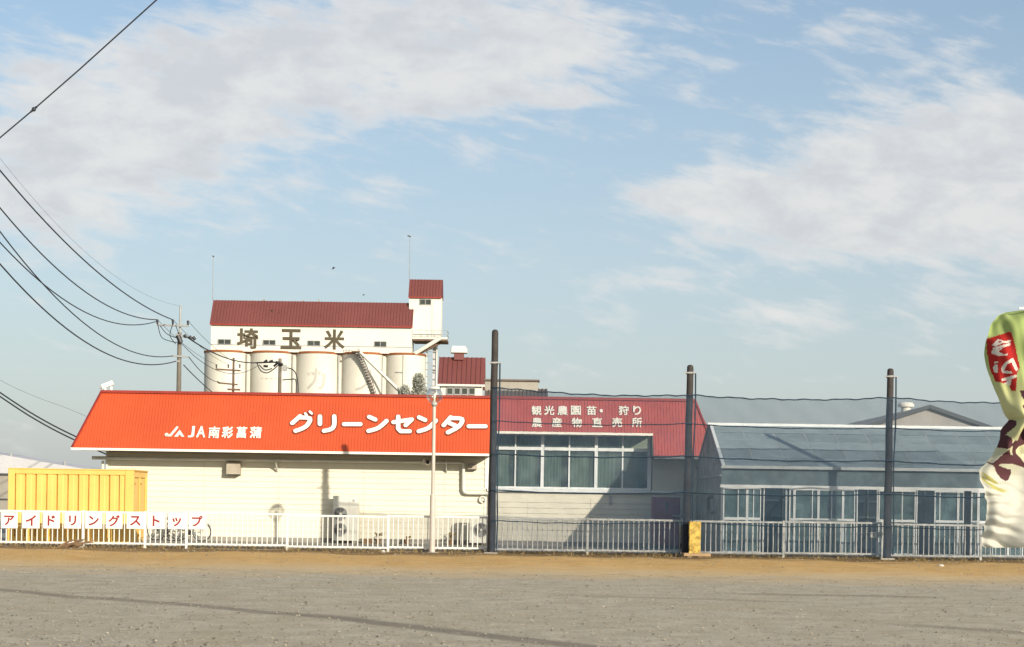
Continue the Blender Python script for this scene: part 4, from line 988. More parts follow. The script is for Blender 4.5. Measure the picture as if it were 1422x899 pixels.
# ------------------------------------------------------------------ grain elevator, far behind
S = 235.0; R1 = 3.1
ge = thing('grain_elevator', 'tall cream grain elevator with maroon roof and round silos behind the shop', 'grain elevator', (XW(440, 690, S), S, 0))
HF = S - 2.0                                                   # front wall of the upper house
sil = [(315, R1), (378.3, R1), (441.7, R1), (504.5, R1), (562.5, 2.8)]
tops = []
zr = ZW(440, 490.5, S)
for i, (px, r) in enumerate(sil):
    x = XW(px, 520, S); tops.append(x)
    si = part('silo', MB().lathe((x, S, 0), [(r, 0), (r, zr - .25), (.01, zr - .2)], 48), MT['silo'], ge, smooth=True)
    part('rim', MB().lathe((x, S, 0), [(r, zr - .28), (r + .09, zr - .28), (r + .09, zr), (r - .3, zr)], 48), MT['rust'], si, smooth=True)
def on_silo(i, du, z, d):
    px, r = sil[i]; x = tops[i]; a = du / r; return Vector((x + (r + d) * math.sin(a), S - (r + d) * math.cos(a), z))
for i in range(4):                                             # infill walls between the silos, with a pipe
    xm = (tops[i] + tops[i + 1]) / 2
    part('infill_wall', MB().box(xm - .9, xm + .9, S - 1.2, S - .5, 0, zr - .02), MT['silo'], ge)
    part('infill_band', MB().box(xm - .9, xm + .9, S - 1.28, S - 1.2, zr - .32, zr), MT['rust'], ge)
    part('drain_pipe', MB().tube([(xm - .15, S - 1.6, 0), (xm - .15, S - 1.6, zr - .4)], .09, 8), MT['greymetal'], ge)
# faded lettering on the silo walls
def faded(i, strokes, w=.34):
    m = MB()
    for st in strokes:
        for o2 in stroke_outline(smooth_line(st, 3) if len(st) > 2 else [tuple(st[0])] + [tuple((a + (b - a) * q / 3) for a, b in zip(st[0], st[1])) for q in (1, 2, 3)], w, 4):
            m.prism(o2, lambda u, v, d: on_silo(i, u, v, d), .02, -.02)
    part('faded_letter', m, MT['fadeletter'], ge)
zl = ZW(440, 528, S)
faded(2, [[(-.9, zl + .6), (1.1, zl + .6), (1.0, zl - 1.0), (.6, zl - 1.3)], [(.1, zl + 1.3), (-.1, zl - .3), (-1.0, zl - 1.3)]], .36)
faded(3, [[(1.2, zl + 1.2), (1.0, zl - .2), (.2, zl - 1.1), (-.6, zl - 1.4)]])
faded(1, [[(-1.0, zl - .1), (1.0, zl - .1)]], .2)
# upper house
hx0, hx1 = XW(293, 470, HF), XW(572, 470, HF)
hz0 = zr - .1; hz1 = ZW(430, 450.5, HF); hzr = ZW(430, 419, HF + 2.3)
part('house_wall', MB().box(hx0, hx1, HF, HF + 4.6, hz0, hz1), MT['silowall'], ge)
part('wall_band', MB().box(hx0, hx1, HF - .04, HF, ZW(430, 481, HF), ZW(430, 480, HF)), MT['greymetal'], ge)
def seam_roof(x0, x1, ya, za, yb, zb, pitch=.42, h=.07, w=.06):
    m = MB(); k = math.hypot(yb - ya, zb - za); ny, nz = -(zb - za) / k * (1 if yb > ya else -1), abs(yb - ya) / k
    m.add([(x0, ya, za), (x1, ya, za), (x1, yb, zb), (x0, yb, zb)], [(0, 1, 2, 3) if yb > ya else (3, 2, 1, 0)])
    x = x0
    while x <= x1:
        m.add([(x - w / 2, ya, za), (x + w / 2, ya, za), (x + w / 2, yb, zb), (x - w / 2, yb, zb)] + [(x + s_ * w / 2, y + ny * h, z + nz * h) for s_, y, z in ((-1, ya, za), (1, ya, za), (1, yb, zb), (-1, yb, zb))], [(4, 5, 6, 7), (0, 4, 7, 3), (1, 2, 6, 5), (0, 1, 5, 4)])
        x += pitch
    return m
rf = part('house_roof', seam_roof(hx0 - .12, hx1 + .1, HF - .3, hz1 - .15, HF + 2.3, hzr), MT['farred'], ge)
part('roof_back_slope', seam_roof(hx0 - .12, hx1 + .1, HF + 4.9, hz1 - .15, HF + 2.3, hzr), MT['farred'], ge)
part('eave_board', MB().box(hx0 - .14, hx1 + .12, HF - .36, HF - .3, hz1 - .32, hz1 - .12), MT['darkred'], ge)
m = MB()
for x in (hx0, hx1): m.prism([(HF, hz1), (HF + 4.6, hz1), (HF + 2.3, hzr - .05)], lambda u, v, d: (d, u, v), x - .005 * (1 if x == hx0 else -1), x + .05 * (1 if x == hx0 else -1))
part('gable', m, MT['silowall'], ge)
part('ridge_knob', MB().box(XW(363, 418, HF) - .15, XW(363, 418, HF) + .15, HF + 2.2, HF + 2.4, hzr, hzr + .25).box(XW(418, 418, HF) - .12, XW(418, 418, HF) + .12, HF + 2.2, HF + 2.4, hzr, hzr + .2).box(XW(440, 418, HF) - .12, XW(440, 418, HF) + .12, HF + 2.2, HF + 2.4, hzr, hzr + .3), MT['greymetal'], ge)
def far_window(px0, px1, py0, py1, Y, parent, n=2):
    a, b = P(px0, py0, Y), P(px1, py1, Y); fr = MB(); t_ = .09
    fr.box(a.x, b.x, Y - .1, Y + .05, b.z, b.z + t_); fr.box(a.x, b.x, Y - .1, Y + .05, a.z - t_, a.z)
    w_ = (b.x - a.x) / n
    for i in range(n + 1): fr.box(a.x + w_ * i - t_ / 2, a.x + w_ * i + t_ / 2, Y - .1, Y + .05, b.z + t_, a.z - t_)
    w = part('window', fr, MT['greymetal'], parent)
    for i in range(n): part('pane', MB().box(a.x + w_ * i + t_ / 2, a.x + w_ * (i + 1) - t_ / 2, Y - .05, Y - .01, b.z + t_, a.z - t_), MT['darkwindow'], w)
for a in ((303, 320.5, 471, 479), (365.5, 382.5, 472, 480), (427.5, 444.5, 473, 481), (520, 536.5, 474, 482.5)): far_window(*a, HF, ge)
for ch, x0, x1, y0, y1 in (('埼', 329, 358.5, 456, 485), ('玉', 390, 418.5, 457, 485.5), ('米', 450, 479, 457.5, 486)):
    a, b = P(x0, y0, HF), P(x1, y1, HF); mb = MB(); add_glyph(mb, ch, lambda u, v, d: (u, HF - d, v), a.x, b.x, b.z, a.z, .05, -.02, .032); part('letter', mb, MT['olive'], ge)
# tower
TY = S - .4; tx0, tx1 = XW(568, 430, TY), XW(613, 430, TY); tz1 = ZW(590, 412, TY); tz0 = ZW(595, 468, TY); tzr = ZW(590, 388.5, TY + 1.9)
part('tower_wall', MB().box(tx0, tx1, TY, TY + 3.8, tz0, tz1), MT['silowall'], ge)
part('tower_roof', seam_roof(tx0 - .08, tx1 + .05, TY - .25, tz1 - .1, TY + 1.9, tzr), MT['farred'], ge)
part('tower_roof_back', seam_roof(tx0 - .08, tx1 + .05, TY + 4.05, tz1 - .1, TY + 1.9, tzr).prism([(TY, tz1), (TY + 3.8, tz1), (TY + 1.9, tzr - .08)], lambda u, v, d: (d, u, v), tx0 + .01, tx0 + .05).prism([(TY, tz1), (TY + 3.8, tz1), (TY + 1.9, tzr - .08)], lambda u, v, d: (d, u, v), tx1 - .05, tx1 - .01), MT['farred'], ge)
part('tower_eave', MB().box(tx0 - .1, tx1 + .07, TY - .31, TY - .25, tz1 - .25, tz1 - .07), MT['darkred'], ge)
far_window(583, 598.5, 415.5, 424, TY, ge)
part('tower_seam', MB().box(XW(600, 440, TY) - .03, XW(600, 440, TY) + .03, TY - .02, TY, tz0, tz1 - .5), MT['greymetal'], ge)
PYF = TY - 1.3; px0, px1 = XW(573, 470, PYF), XW(621, 470, PYF); pz = ZW(597, 470, PYF)
part('platform', MB().box(px0, px1, PYF, TY + 3.9, pz - .35, pz), MT['stairbrown'], ge)
part('platform_edge', MB().box(px0 - .02, px1 + .02, PYF - .05, PYF, pz - .12, pz + .15), MT['silowall'], ge)
rl = MB()
for z in (.55, 1.1): rl.bar((px0, PYF, pz + z), (px1, PYF, pz + z), .06).bar((px1, PYF, pz + z), (px1, TY + 3.9, pz + z), .06)
for i in range(6): rl.bar((px0 + (px1 - px0) * i / 5, PYF, pz), (px0 + (px1 - px0) * i / 5, PYF, pz + 1.1), .05)
part('railing', rl, MT['greymetal'], ge)
part('spout', MB().tube([P(611, 470, S - 2.2), P(575, 492, S - 2.2)], .28, 10), MT['silowall'], ge, smooth=True)
part('brace', MB().tube([P(615, 474, S - .6), P(580, 492, S - .6)], .22, 8), MT['stairbrown'], ge)
lad = MB(); LYD = S + 1.0; la, lb_ = XW(592, 520, LYD), XW(606, 520, LYD); ztp = pz - .35
for x in (la, lb_): 
    for y in (LYD, LYD + 1.4): lad.bar((x, y, 0), (x, y, ztp), .10)
part('leg_frame', lad, MT['silowall'], ge)
for i in range(15):
    z = ztp - .9 - i * .95
    if z > 0: part('rung', MB().bar((la - .15 * (i % 2), LYD - .1, z), (la + (lb_ - la) * (.55 if i % 3 else 1.0), LYD - .1, z), .12).bar((la + (lb_ - la) * (.5 if i % 2 else .2), LYD - .1, z - .35), (lb_, LYD - .1, z - .35), .09), MT['greymetal'], ge)
part('conduit', MB().box(lb_ - .55, lb_ - .1, LYD + .2, LYD + .6, 0, ztp), MT['paleroof'], ge)
# outside stair that winds down round the fourth silo, and the sloping conveyor pipe
def stair_pt(t): 
    a0, a1 = -0.1, 0.98; a = a0 + (a1 - a0) * t; r = R1 + .45; return Vector((tops[3] + r * math.sin(a) - .2, S - r * math.cos(a), zr - .2 - 9.0 * t ** 1.25))
for off, zz in ((0, .0), (.0, .95)):
    part('stair_rail', MB().tube([stair_pt(i / 14) + Vector((0, -.35, zz - .3)) for i in range(15)], .12 if zz == 0 else .05, 6), MT['stairbrown'], ge)
for i in range(24):
    q = stair_pt((i + .5) / 24); part('step', MB().box(q.x - .25, q.x + .2, q.y - .5, q.y + .3, q.z - .1, q.z + .02).bar(q + Vector((0, -.4, 0)), q + Vector((0, -.4, .65)), .06), MT['greymetal'], ge)
part('landing', MB().box(XW(489, 486, S - 3.8), XW(500, 486, S - 3.8), S - 4.3, S - 2.9, zr - .15, zr + .02), MT['stairbrown'], ge)
m = MB(); lx0, lx1 = XW(489, 486, S - 3.8), XW(501, 486, S - 3.8)
for i in range(4): m.bar((lx0 + (lx1 - lx0) * i / 3, S - 4.2, zr), (lx0 + (lx1 - lx0) * i / 3, S - 4.2, zr + 1.15), .06)
m.bar((lx0, S - 4.2, zr + 1.15), (lx1, S - 4.2, zr + 1.15), .06); part('landing_rail', m, MT['greyalu'], ge)
part('conveyor_pipe', MB().tube([P(500, 489, S - 4.6), P(555, 543, S - 4.8)], .19, 10), MT['silowall'], ge, smooth=True)
part('conveyor_truss', MB().bar(P(500, 491.5, S - 4.4), P(555, 546, S - 4.6), .16, .10), MT['stairbrown'], ge)
part('conveyor_drum', MB().tube([P(553, 547, S - 5.2), P(568, 549, S - 5.2)], .55, 12), MT['darkgrey'], ge, smooth=True)
part('silo_seam', MB().bar(on_silo(4, -.1, zr - .3, .05), on_silo(4, -.1, 8, .05), .07).bar(on_silo(4, -1.1, ZW(556, 519, S), .08), on_silo(4, -.1, ZW(560, 519.5, S), .08), .12), MT['greymetal'], ge)
for (px, yt, yb, Y, z0) in ((295.5, 357, 417, HF + 2.3, hzr), (568.3, 329, 389, TY + 1.9, tzr)):
    x = XW(px, 400, Y); z1 = ZW(px, yt, Y); an = part('lightning_rod', MB().tube([(x, Y, z0), (x, Y, z1)], [.05, .03], 6), MT['greymetal'], ge)
    part('rod_tip', MB().bar((x - (.35 if px > 400 else .12), Y, z1 + .15), (x + .12, Y, z1), .16), MT['darkgrey'], an)
# grey green tree shape, stand-in for an unclear grey form at the last silo
TYY = S - 9
tk = P(580, 540, TYY)
t = thing('tree_standin', 'round dull grey green tree-shaped stand-in before the rightmost silo', 'tree', (tk.x, TYY, 0))
part('trunk', MB().tube([(tk.x, TYY, 0), (tk.x + .1, TYY, 4), (tk.x, TYY, 9), (tk.x + .1, TYY, 14.5)], [.35, .28, .2, .08], 8), MT['wood'], t, smooth=True)
m = MB(); rt = random.Random(5)
for i in range(11): 
    a = rt.uniform(0, 6.3); z = 7 + i * .7; m.tube([(tk.x, TYY, z), (tk.x + math.cos(a) * .8, TYY + math.sin(a) * .8, z + .7), (tk.x + math.cos(a) * 1.2, TYY + math.sin(a) * 1.2, z + 1.5)], [.09, .06, .02], 5)
part('limb', m, MT['wood'], t)
ztop = ZW(581, 517.5, TYY)
lobes = [(0.1, 0, ztop - 1.3, .85, 1.3), (.25, 0, ztop - 3.2, 1.25, 1.9), (-.35, -.2, ztop - 4.4, 1.4, 1.7), (-1.75, -.2, ztop - 3.1, .85, 1.5), (-2.1, .1, ztop - 4.8, 1.1, 1.6), (0, .2, ztop - 6.4, 1.8, 2.2), (.75, 0, ztop - 4.6, .9, 1.5)]
m = MB()
for i in range(15000):
    lx, ly, lz, rx, rz_ = rt.choice(lobes)
    th, ph = rt.uniform(0, 2 * PI), math.acos(rt.uniform(-1, 1)); q = rt.random() ** .28 * rt.uniform(.86, 1.06)
    c = Vector((tk.x + lx + rx * q * math.sin(ph) * math.cos(th), TYY + ly + rx * q * math.sin(ph) * math.sin(th), lz + rz_ * q * math.cos(ph)))
    n_ = Vector((rt.gauss(0, 1), rt.gauss(0, 1), rt.gauss(0, 1))).normalized(); u_ = n_.orthogonal().normalized() * rt.uniform(.07, .15); v_ = n_.cross(u_)
    m.add([c - u_, c - v_ * .6, c + u_, c + v_ * .6], [(0, 1, 2, 3)])
part('crown', m, MT['leaf'], t)

# ------------------------------------------------------------------ other far buildings
def gable_house(name, label, cat, x0, x1, y0, y1, zw, zr_, wall, roof, along='X', over=.25, pitch=.35):
    t = thing(name, label, cat, ((x0 + x1) / 2, y0, 0))
    part('wall', MB().box(x0, x1, y0, y1, 0, zw), wall, t)
    if along == 'X':
        ym = (y0 + y1) / 2; part('roof', seam_roof(x0 - over, x1 + over, y0 - over, zw - .1, ym, zr_, pitch), roof, t); part('roof_back', seam_roof(x0 - over, x1 + over, y1 + over, zw - .1, ym, zr_, pitch * 3), roof, t)
        m = MB()
        for x in (x0, x1): m.prism([(y0, zw), (y1, zw), (ym, zr_ - .1)], lambda u, v, d: (d, u, v), x - .02, x + .02)
        part('gable', m, wall, t)
    return t
Y = 150; x0, x1 = XW(612, 540, Y), XW(669, 540, Y)
sh = gable_house('intake_house', 'small cream house with maroon roof and roof vent right of the silos', 'building', x0, x1, Y, Y + 5.0, ZW(640, 535, Y), ZW(640, 496.5, Y + 2.5), MT['silowall'], MT['farred'], pitch=.42)
part('eave_board', MB().box(x0 - .3, x1 + .3, Y - .33, Y - .26, ZW(640, 537, Y), ZW(640, 534.2, Y)), MT['silowall'], sh)
for k in range(4): far_window(620.5 + k * 10.2, 628.8 + k * 10.2, 538.3, 549, Y, sh, 1)
a, b = P(627, 482, Y + 2.5), P(648, 496, Y + 2.5)
vz = part('ridge_vent', MB().box(a.x + .25, b.x - .25, Y + 2.0, Y + 3.0, b.z - .3, a.z - .55), MT['farred'], sh)
part('vent_cap', MB().bbox(a.x - .05, b.x + .05, Y + 1.8, Y + 3.2, a.z - .55, a.z - .10, .08).box(a.x + .1, b.x - .1, Y + 2.1, Y + 2.9, a.z - .1, a.z + .06), MT['silowall'], vz)
Y = 130; x0, x1 = XW(672, 550, Y), XW(757, 552, Y)
bh = gable_house('brown_warehouse', 'brown roofed warehouse with raised ridge just above the red roof', 'building', x0 + .3, x1, Y, Y + 8, ZW(720, 556, Y), ZW(720, 540, Y + 4), MT['greybrown'], MT['brownroof'], pitch=.3)
a, b = P(672, 527.5, Y + 4), P(747, 541, Y + 4); part('roof_monitor', MB().box(a.x + .1, b.x, Y + 3.2, Y + 4.8, b.z - .4, a.z - .12), MT['greybrown'], bh)
part('monitor_roof', MB().bbox(a.x, b.x + .12, Y + 3.0, Y + 5.0, a.z - .12, a.z, .04), MT['brownroof'], bh)
# gabled warehouse behind the greenhouse: ridge runs away from us
Y = 150; Yb = 184
ap = P(1291, 563, Y); le = P(1204, 591, Y); re = P(1381, 593, Y); gx = ap.x; hw = (re.x - le.x) / 2; zr2 = ap.z; sl = (zr2 - (le.z + re.z) / 2) / hw
hw2 = hw + .6; ze = zr2 - sl * hw2
t = thing('gabled_warehouse', 'pale grey gabled warehouse rising behind the greenhouse roof', 'building', (gx, Y, 0))
part('wall', MB().prism([(gx - hw, 0), (gx + hw, 0), (gx + hw, zr2 - sl * hw - .25), (gx, zr2 - .25), (gx - hw, zr2 - sl * hw - .25)], lambda u, v, d: (u, d, v), Y + .3, Yb), MT['greyroof'], t)
for sgn in (-1, 1):
    part('roof', MB().add([(gx, Y, zr2), (gx + sgn * hw2, Y, ze), (gx + sgn * hw2, Yb, ze), (gx, Yb, zr2), (gx, Y, zr2 - .2), (gx + sgn * hw2, Y, ze - .2), (gx + sgn * hw2, Yb, ze - .2), (gx, Yb, zr2 - .2)], [(0, 1, 2, 3), (7, 6, 5, 4), (0, 4, 5, 1), (1, 5, 6, 2), (2, 6, 7, 3)]), MT['greyroof'], t)
    part('fascia', MB().bar((gx, Y - .04, zr2 - .12), (gx + sgn * hw2, Y - .04, ze - .12), .10, .34), MT['darkgrey'], t)
a = P(1257, 556, Y + 9)
zrv = zr2
vn = part('roof_ventilator', MB().lathe((gx, Y + 9, zrv - .2), [(.45, 0), (.45, .55), (.40, .6)], 16), MT['letter'], t, smooth=True)
part('ventilator_cap', MB().lathe((gx, Y + 9, zrv - .2), [(.3, .5), (.75, .55), (.78, .75), (.6, .95), (.01, 1.02)], 18), MT['letter'], vn, smooth=True)
# pale shed at the left edge
Y = 95; apx = XW(-60, 622, Y); z_ap = ZW(-60, 621, Y); e = P(150, 657, Y)
t = thing('pale_shed', 'low shed with pale lilac sloping roof at the left edge behind the container', 'building', (apx, Y, 0))
zb = ZW(5, 659, Y)
part('upper_wall', MB().prism([(apx - 8, zb), (e.x, zb), (e.x, e.z), (apx, z_ap), (apx - 8, z_ap - 1.1)], lambda u, v, d: (u, d, v), Y, Y + 7), MT['paleroof'], t)
part('lower_wall', MB().box(apx - 7.9, e.x - .1, Y + .05, Y + 7, 0, zb), MT['greybrown'], t)
part('wall_rail', MB().box(apx - 7.9, e.x - .1, Y - .02, Y + .05, ZW(5, 694.5, Y), ZW(5, 692.5, Y)).box(apx - 7.9, e.x - .1, Y - .05, Y + .05, ZW(5, 660, Y), ZW(5, 657.5, Y)), MT['darkgrey'], t)
for px, py in ((15, 633), (90, 644)):
    q = P(px, py, Y + .5); part('roof_knob', MB().tube([q - Vector((0, 0, .3)), q + Vector((0, 0, .12))], .08, 6), MT['greymetal'], t)

# ------------------------------------------------------------------ utility poles and wires
def insul(m, p, h=.22): m.lathe(p, [(.045, 0), (.06, h * .3), (.04, h * .5), (.07, h * .6), (.07, h * .85), (.02, h)], 8)
Y1 = 90.0
pt = P(250, 425, Y1); xpl = pt.x
up = thing('utility_pole', 'utility pole with crossarm above the left part of the orange roof', 'utility pole', (xpl, Y1, 0), 'utility poles behind the shop')
zcol = ZW(250, 462, Y1)
part('shaft', MB().tube([(xpl, Y1, 0), (xpl, Y1, zcol)], [.17, .11], 12), MT['pole'], up, smooth=True)
part('top_rod', MB().tube([(xpl + .02, Y1 - .02, zcol - .1), (xpl + .03, Y1 - .02, pt.z)], .055, 8), MT['greymetal'], up)
ca, cb = P(217.5, 451.5, Y1 - .15), P(262, 453, Y1 - .15)
part('crossarm', MB().bar(ca, cb, .09, .10), MT['greymetal'], up)
tips = []
for q, yq in ((218.5, 447.5), (240, 447.5), (261, 449)):
    p = P(q, yq + 3, Y1 - .15); m = MB(); insul(m, p, .26); part('insulator', m, MT['black'], up); tips.append(p + Vector((0, 0, .24)))
part('bracket', MB().bar(P(239, 494.5, Y1 - .15), P(262, 496, Y1 - .15), .09), MT['greymetal'], up)
part('bracket', MB().bar(P(244, 465, Y1 - .2), P(258, 468, Y1 - .2), .12), MT['greymetal'], up)
part('bracket', MB().bar(P(243, 502, Y1 - .1), P(250, 502, Y1 - .1), .08), MT['greymetal'], up)
m = MB()
for (a, b, r) in (((247, 466), (251, 476), .13), ((256, 465), (259, 469), .07), ((263, 467), (266, 471), .08), ((268, 468), (271, 472), .08)): m.tube([P(a[0], a[1], Y1 - .3), P(b[0], b[1], Y1 - .3)], r, 8)
part('switch_gear', m, MT['black'], up)
def hang(pts, r, n=6, Y=None): return MB().tube([P(a, b, Y) for a, b in smooth_line(pts, 5)], r, n)
m = MB()
for pts in ([(219, 450), (224, 468), (236, 474), (246, 476)], [(222, 452), (232, 464), (247, 470)], [(240, 450), (236, 466), (244, 478)], [(244, 452), (249, 466)]): m.v, m.f, m.m = (lambda h: (m.v + h.v, m.f + [tuple(i + len(m.v) for i in f) for f in h.f], m.m + h.m))(hang(pts, .022, 5, Y1 - .2))
part('jumper_wire', m, MT['wire'], up)
Y2 = 130.0; pt2 = P(324.5, 497, Y2); x2 = pt2.x
u2 = thing('utility_pole', 'thin far utility pole with three insulators against the first silo', 'utility pole', (x2, Y2, 0), 'utility poles behind the shop')
part('shaft', MB().tube([(x2, Y2, 0), (x2, Y2, pt2.z)], [.16, .08], 10), MT['stairbrown'], u2, smooth=True)
part('crossarm', MB().bar(P(299.5, 513, Y2 - .15), P(334, 515, Y2 - .15), .12), MT['stairbrown'], u2)
part('lower_arm', MB().bar(P(304, 532, Y2 - .15), P(330, 534.5, Y2 - .15), .12).bar(P(301.5, 530, Y2 - .15), P(305, 532.5, Y2 - .15), .12).bar(P(316, 541, Y2 - .15), P(333.5, 541.5, Y2 - .15), .14), MT['stairbrown'], u2)
tips2 = []
for q in (300.5, 317, 333):
    p = P(q, 511.5, Y2 - .15); m = MB(); insul(m, p, .3); part('insulator', m, MT['black'], u2); tips2.append(p + Vector((0, 0, .28)))
Y3 = 112.0; pt3 = P(389, 498, Y3); x3 = pt3.x
u3 = thing('utility_pole', 'far utility pole with dark switch gear against the second silo', 'utility pole', (x3, Y3, 0), 'utility poles behind the shop')
part('shaft', MB().tube([(x3, Y3, 0), (x3, Y3, pt3.z)], [.17, .11], 10), MT['pole'], u3, smooth=True)
m = MB()
for (a, b, r) in (((355, 504), (388, 503), .05), ((367, 503.5), (371, 500.5), .09), ((374, 503), (379, 501), .09), ((383, 503), (393, 507), .10), ((380, 509), (386, 504), .08), ((366, 508.5), (372, 509), .08)): m.tube([P(a[0], a[1], Y3 - .2), P(b[0], b[1], Y3 - .2)], r, 7)
part('switch_gear', m, MT['black'], u3)
a, b = P(392.5, 507, Y3 - .1), P(398, 515, Y3 - .1); part('transformer', MB().bbox(a.x, b.x, Y3 - .3, Y3 + .1, b.z, a.z, .03), MT['greymetal'], u3)
m = MB()
for pts in ([(357, 505), (362, 515), (371, 518), (380, 513), (387, 507)], [(360, 507), (368, 514), (378, 512)], [(399, 511), (407, 514), (412, 522), (414, 536), (414, 550)], [(392, 528), (404, 527), (411, 529), (411, 550)]): m.v, m.f, m.m = (lambda h: (m.v + h.v, m.f + [tuple(i + len(m.v) for i in f) for f in h.f], m.m + h.m))(hang(pts, .04, 5, Y3 - .2))
part('jumper_wire', m, MT['wire'], u3)

def wire(name, pts, r, label, group='overhead wires at the left', n=5):
    return solo(name, MB().tube(pts, r, n), MT['wire'], label, 'wire', tuple(pts[0]), group=group)
def fit_wire(A, y0, ymid, r, label, B=(-19.0, 35.0)):
    """span from A on the pole to a nearer pole out of the frame, its sag and far height solved from two sightings"""
    def at(px, y):
        u0 = (px - CX)
        for _ in range(3):
            u = (px - CX) * math.cos(TH) - (CY - y) * math.sin(TH); k = u / F
            t = (k * A.y - A.x) / ((B[0] - A.x) - k * (B[1] - A.y))
        Yq = A.y + (B[1] - A.y) * t; return t, ZW(px, y, Yq)
    t1, z1 = at(0, y0); t2, z2 = at(125, ymid)
    # z = A.z + (zB - A.z) t - s t (1 - t)
    a1, b1, c1 = t1, -t1 * (1 - t1), z1 - A.z; a2, b2, c2 = t2, -t2 * (1 - t2), z2 - A.z
    D = a1 * b2 - a2 * b1; g_ = (c1 * b2 - c2 * b1) / D; s_ = (a1 * c2 - a2 * c1) / D
    pts = [(A.x + (B[0] - A.x) * t, A.y + (B[1] - A.y) * t, A.z + g_ * t - s_ * t * (1 - t)) for t in [i / 40 for i in range(41)]]
    return wire('power_line', pts, r, label)
fit_wire(tips[1], 237, 369, .030, 'second highest black power line sweeping down to the pole crossarm')
fit_wire(tips[0], 289, 410, .028, 'black power line that meets the left tip of the crossarm from above')
fit_wire(tips[0] + Vector((0, 0, -.08)), 337, 437, .026, 'lower power line crossing another before the left tip of the crossarm')
fit_wire(P(240, 494.5, Y1 - .15), 322, 455.5, .026, 'power line crossing to the low bracket of the pole')
fit_wire(P(244, 502, Y1 - .1), 367, 479, .030, 'lowest long power line curving up to the pole below its bracket')
fit_wire(pt, 220, 356, .005, 'faint hair thin wire running to the very top of the pole')
tw = wire('overhead_cable', [P(-200, 362, 30), P(0, 191.5, 28.5), P(47, 152, 28.2), P(110, 97, 27.8), P(218, -.5, 27), P(420, -185, 26)], .0125, 'single thick cable rising to the right at the top left corner')
b_ = P(47, 152, 28.2); part('spacer', MB().ball(b_, .038, 10, 8).bar(b_ - Vector((.05, 0, .045)), b_ + Vector((.05, 0, .045)), .03), MT['wire'], tw)
for (ya, yb, lb, r) in ((545.5, 606.5, 'upper of two wires slanting down behind the left end of the orange roof', .035), (551, 612, 'lower of two wires slanting down behind the left end of the orange roof', .035), (528, 572, 'very faint wire above the pair at the left edge'  , .006)):
    wire('power_line', smooth_line([P(-200, ya - 150, 66), P(-60, ya - 41, 69), P(0, ya, 70), P(50, ya + (yb - ya) * .53, 71), P(105, yb, 72), P(200, yb + 42, 75)], 6), r, lb)
def span(A, B, sag, r, label, n=14):
    A, B = Vector(A), Vector(B); wire('power_line', [A.lerp(B, i / n) - Vector((0, 0, sag * 4 * (i / n) * (1 - i / n))) for i in range(n + 1)], r, label, 'wires between the utility poles')
span(tips[0], tips2[0], .3, .013, 'wire from the left crossarm tip of the near pole to the far thin pole')
span(tips[1], tips2[1], .3, .013, 'wire from the middle insulator of the near pole to the far thin pole')
span(tips[2], tips2[2], .3, .013, 'wire from the right insulator of the near pole to the far thin pole')
span(P(258, 467, Y1 - .2), P(356, 504, Y3 - .2), .4, .038, 'thick cable bundle from the near pole to the switch gear pole')
span(P(252, 477, Y1 - .2), P(358, 508, Y3 - .2), 1.0, .018, 'slack cable below the thick bundle between the poles')
span(P(262, 495.5, Y1 - .15), P(304, 531, Y2 - .15), .3, .025, 'wire from the low bracket to the lower arm of the far thin pole')
span(P(255, 507, Y1 - .1), P(318, 560, Y2 - .1), .2, .03, 'wire slanting down from the pole to behind the orange roof edge')

# ------------------------------------------------------------------ birds
def bird(px, py, Y, sz, tilt, label):
    c = P(px, py, Y); t = thing('bird', label, 'bird', tuple(c), 'crows in flight')
    ct, st = math.cos(tilt), math.sin(tilt)
    def w_(u, v, d): return Vector((c.x + (u * ct - v * st) * sz, c.y + d * sz, c.z + (u * st + v * ct) * sz))
    m = MB(); m.tube([w_(*q) for q in ((-.42, -.02, 0), (-.34, 0, 0), (-.2, 0, 0), (0, -.02, 0), (.2, 0, 0), (.34, .02, 0), (.42, .03, 0), (.50, .02, 0))], [s_ * sz for s_ in (.05, .035, .08, .11, .10, .06, .05, .008)], 8); part('body', m, MT['bird'], t, smooth=True)
    for sg in (-1, 1):
        pts = [(.14, .04, sg * .08), (.22, .16 + .05 * sg, sg * .55), (.05, .20 + .05 * sg, sg * .95), (-.10, .14 + .05 * sg, sg * .6), (-.10, .03, sg * .08)]
        m = MB(); v = [w_(*q) for q in pts] + [w_(q[0], q[1] + .03, q[2]) for q in pts]; m.add(v, [(0, 1, 2, 3, 4), (9, 8, 7, 6, 5)] + [(i, (i + 1) % 5, 5 + (i + 1) % 5, 5 + i) for i in range(5)]); part('wing', m, MT['bird'], t)
bird(463, 373, 150, .42, .5, 'dark bird flying high above the silo house'); bird(505, 410, 190, .34, .3, 'small dark bird low over the maroon roof beside the tower')
bird(377, 432, 180, .42, -.7, 'dark bird crossing in front of the maroon silo roof'); bird(388, 434, 200, .0 + .2, .2, 'tiny bird just right of the one before the maroon roof')

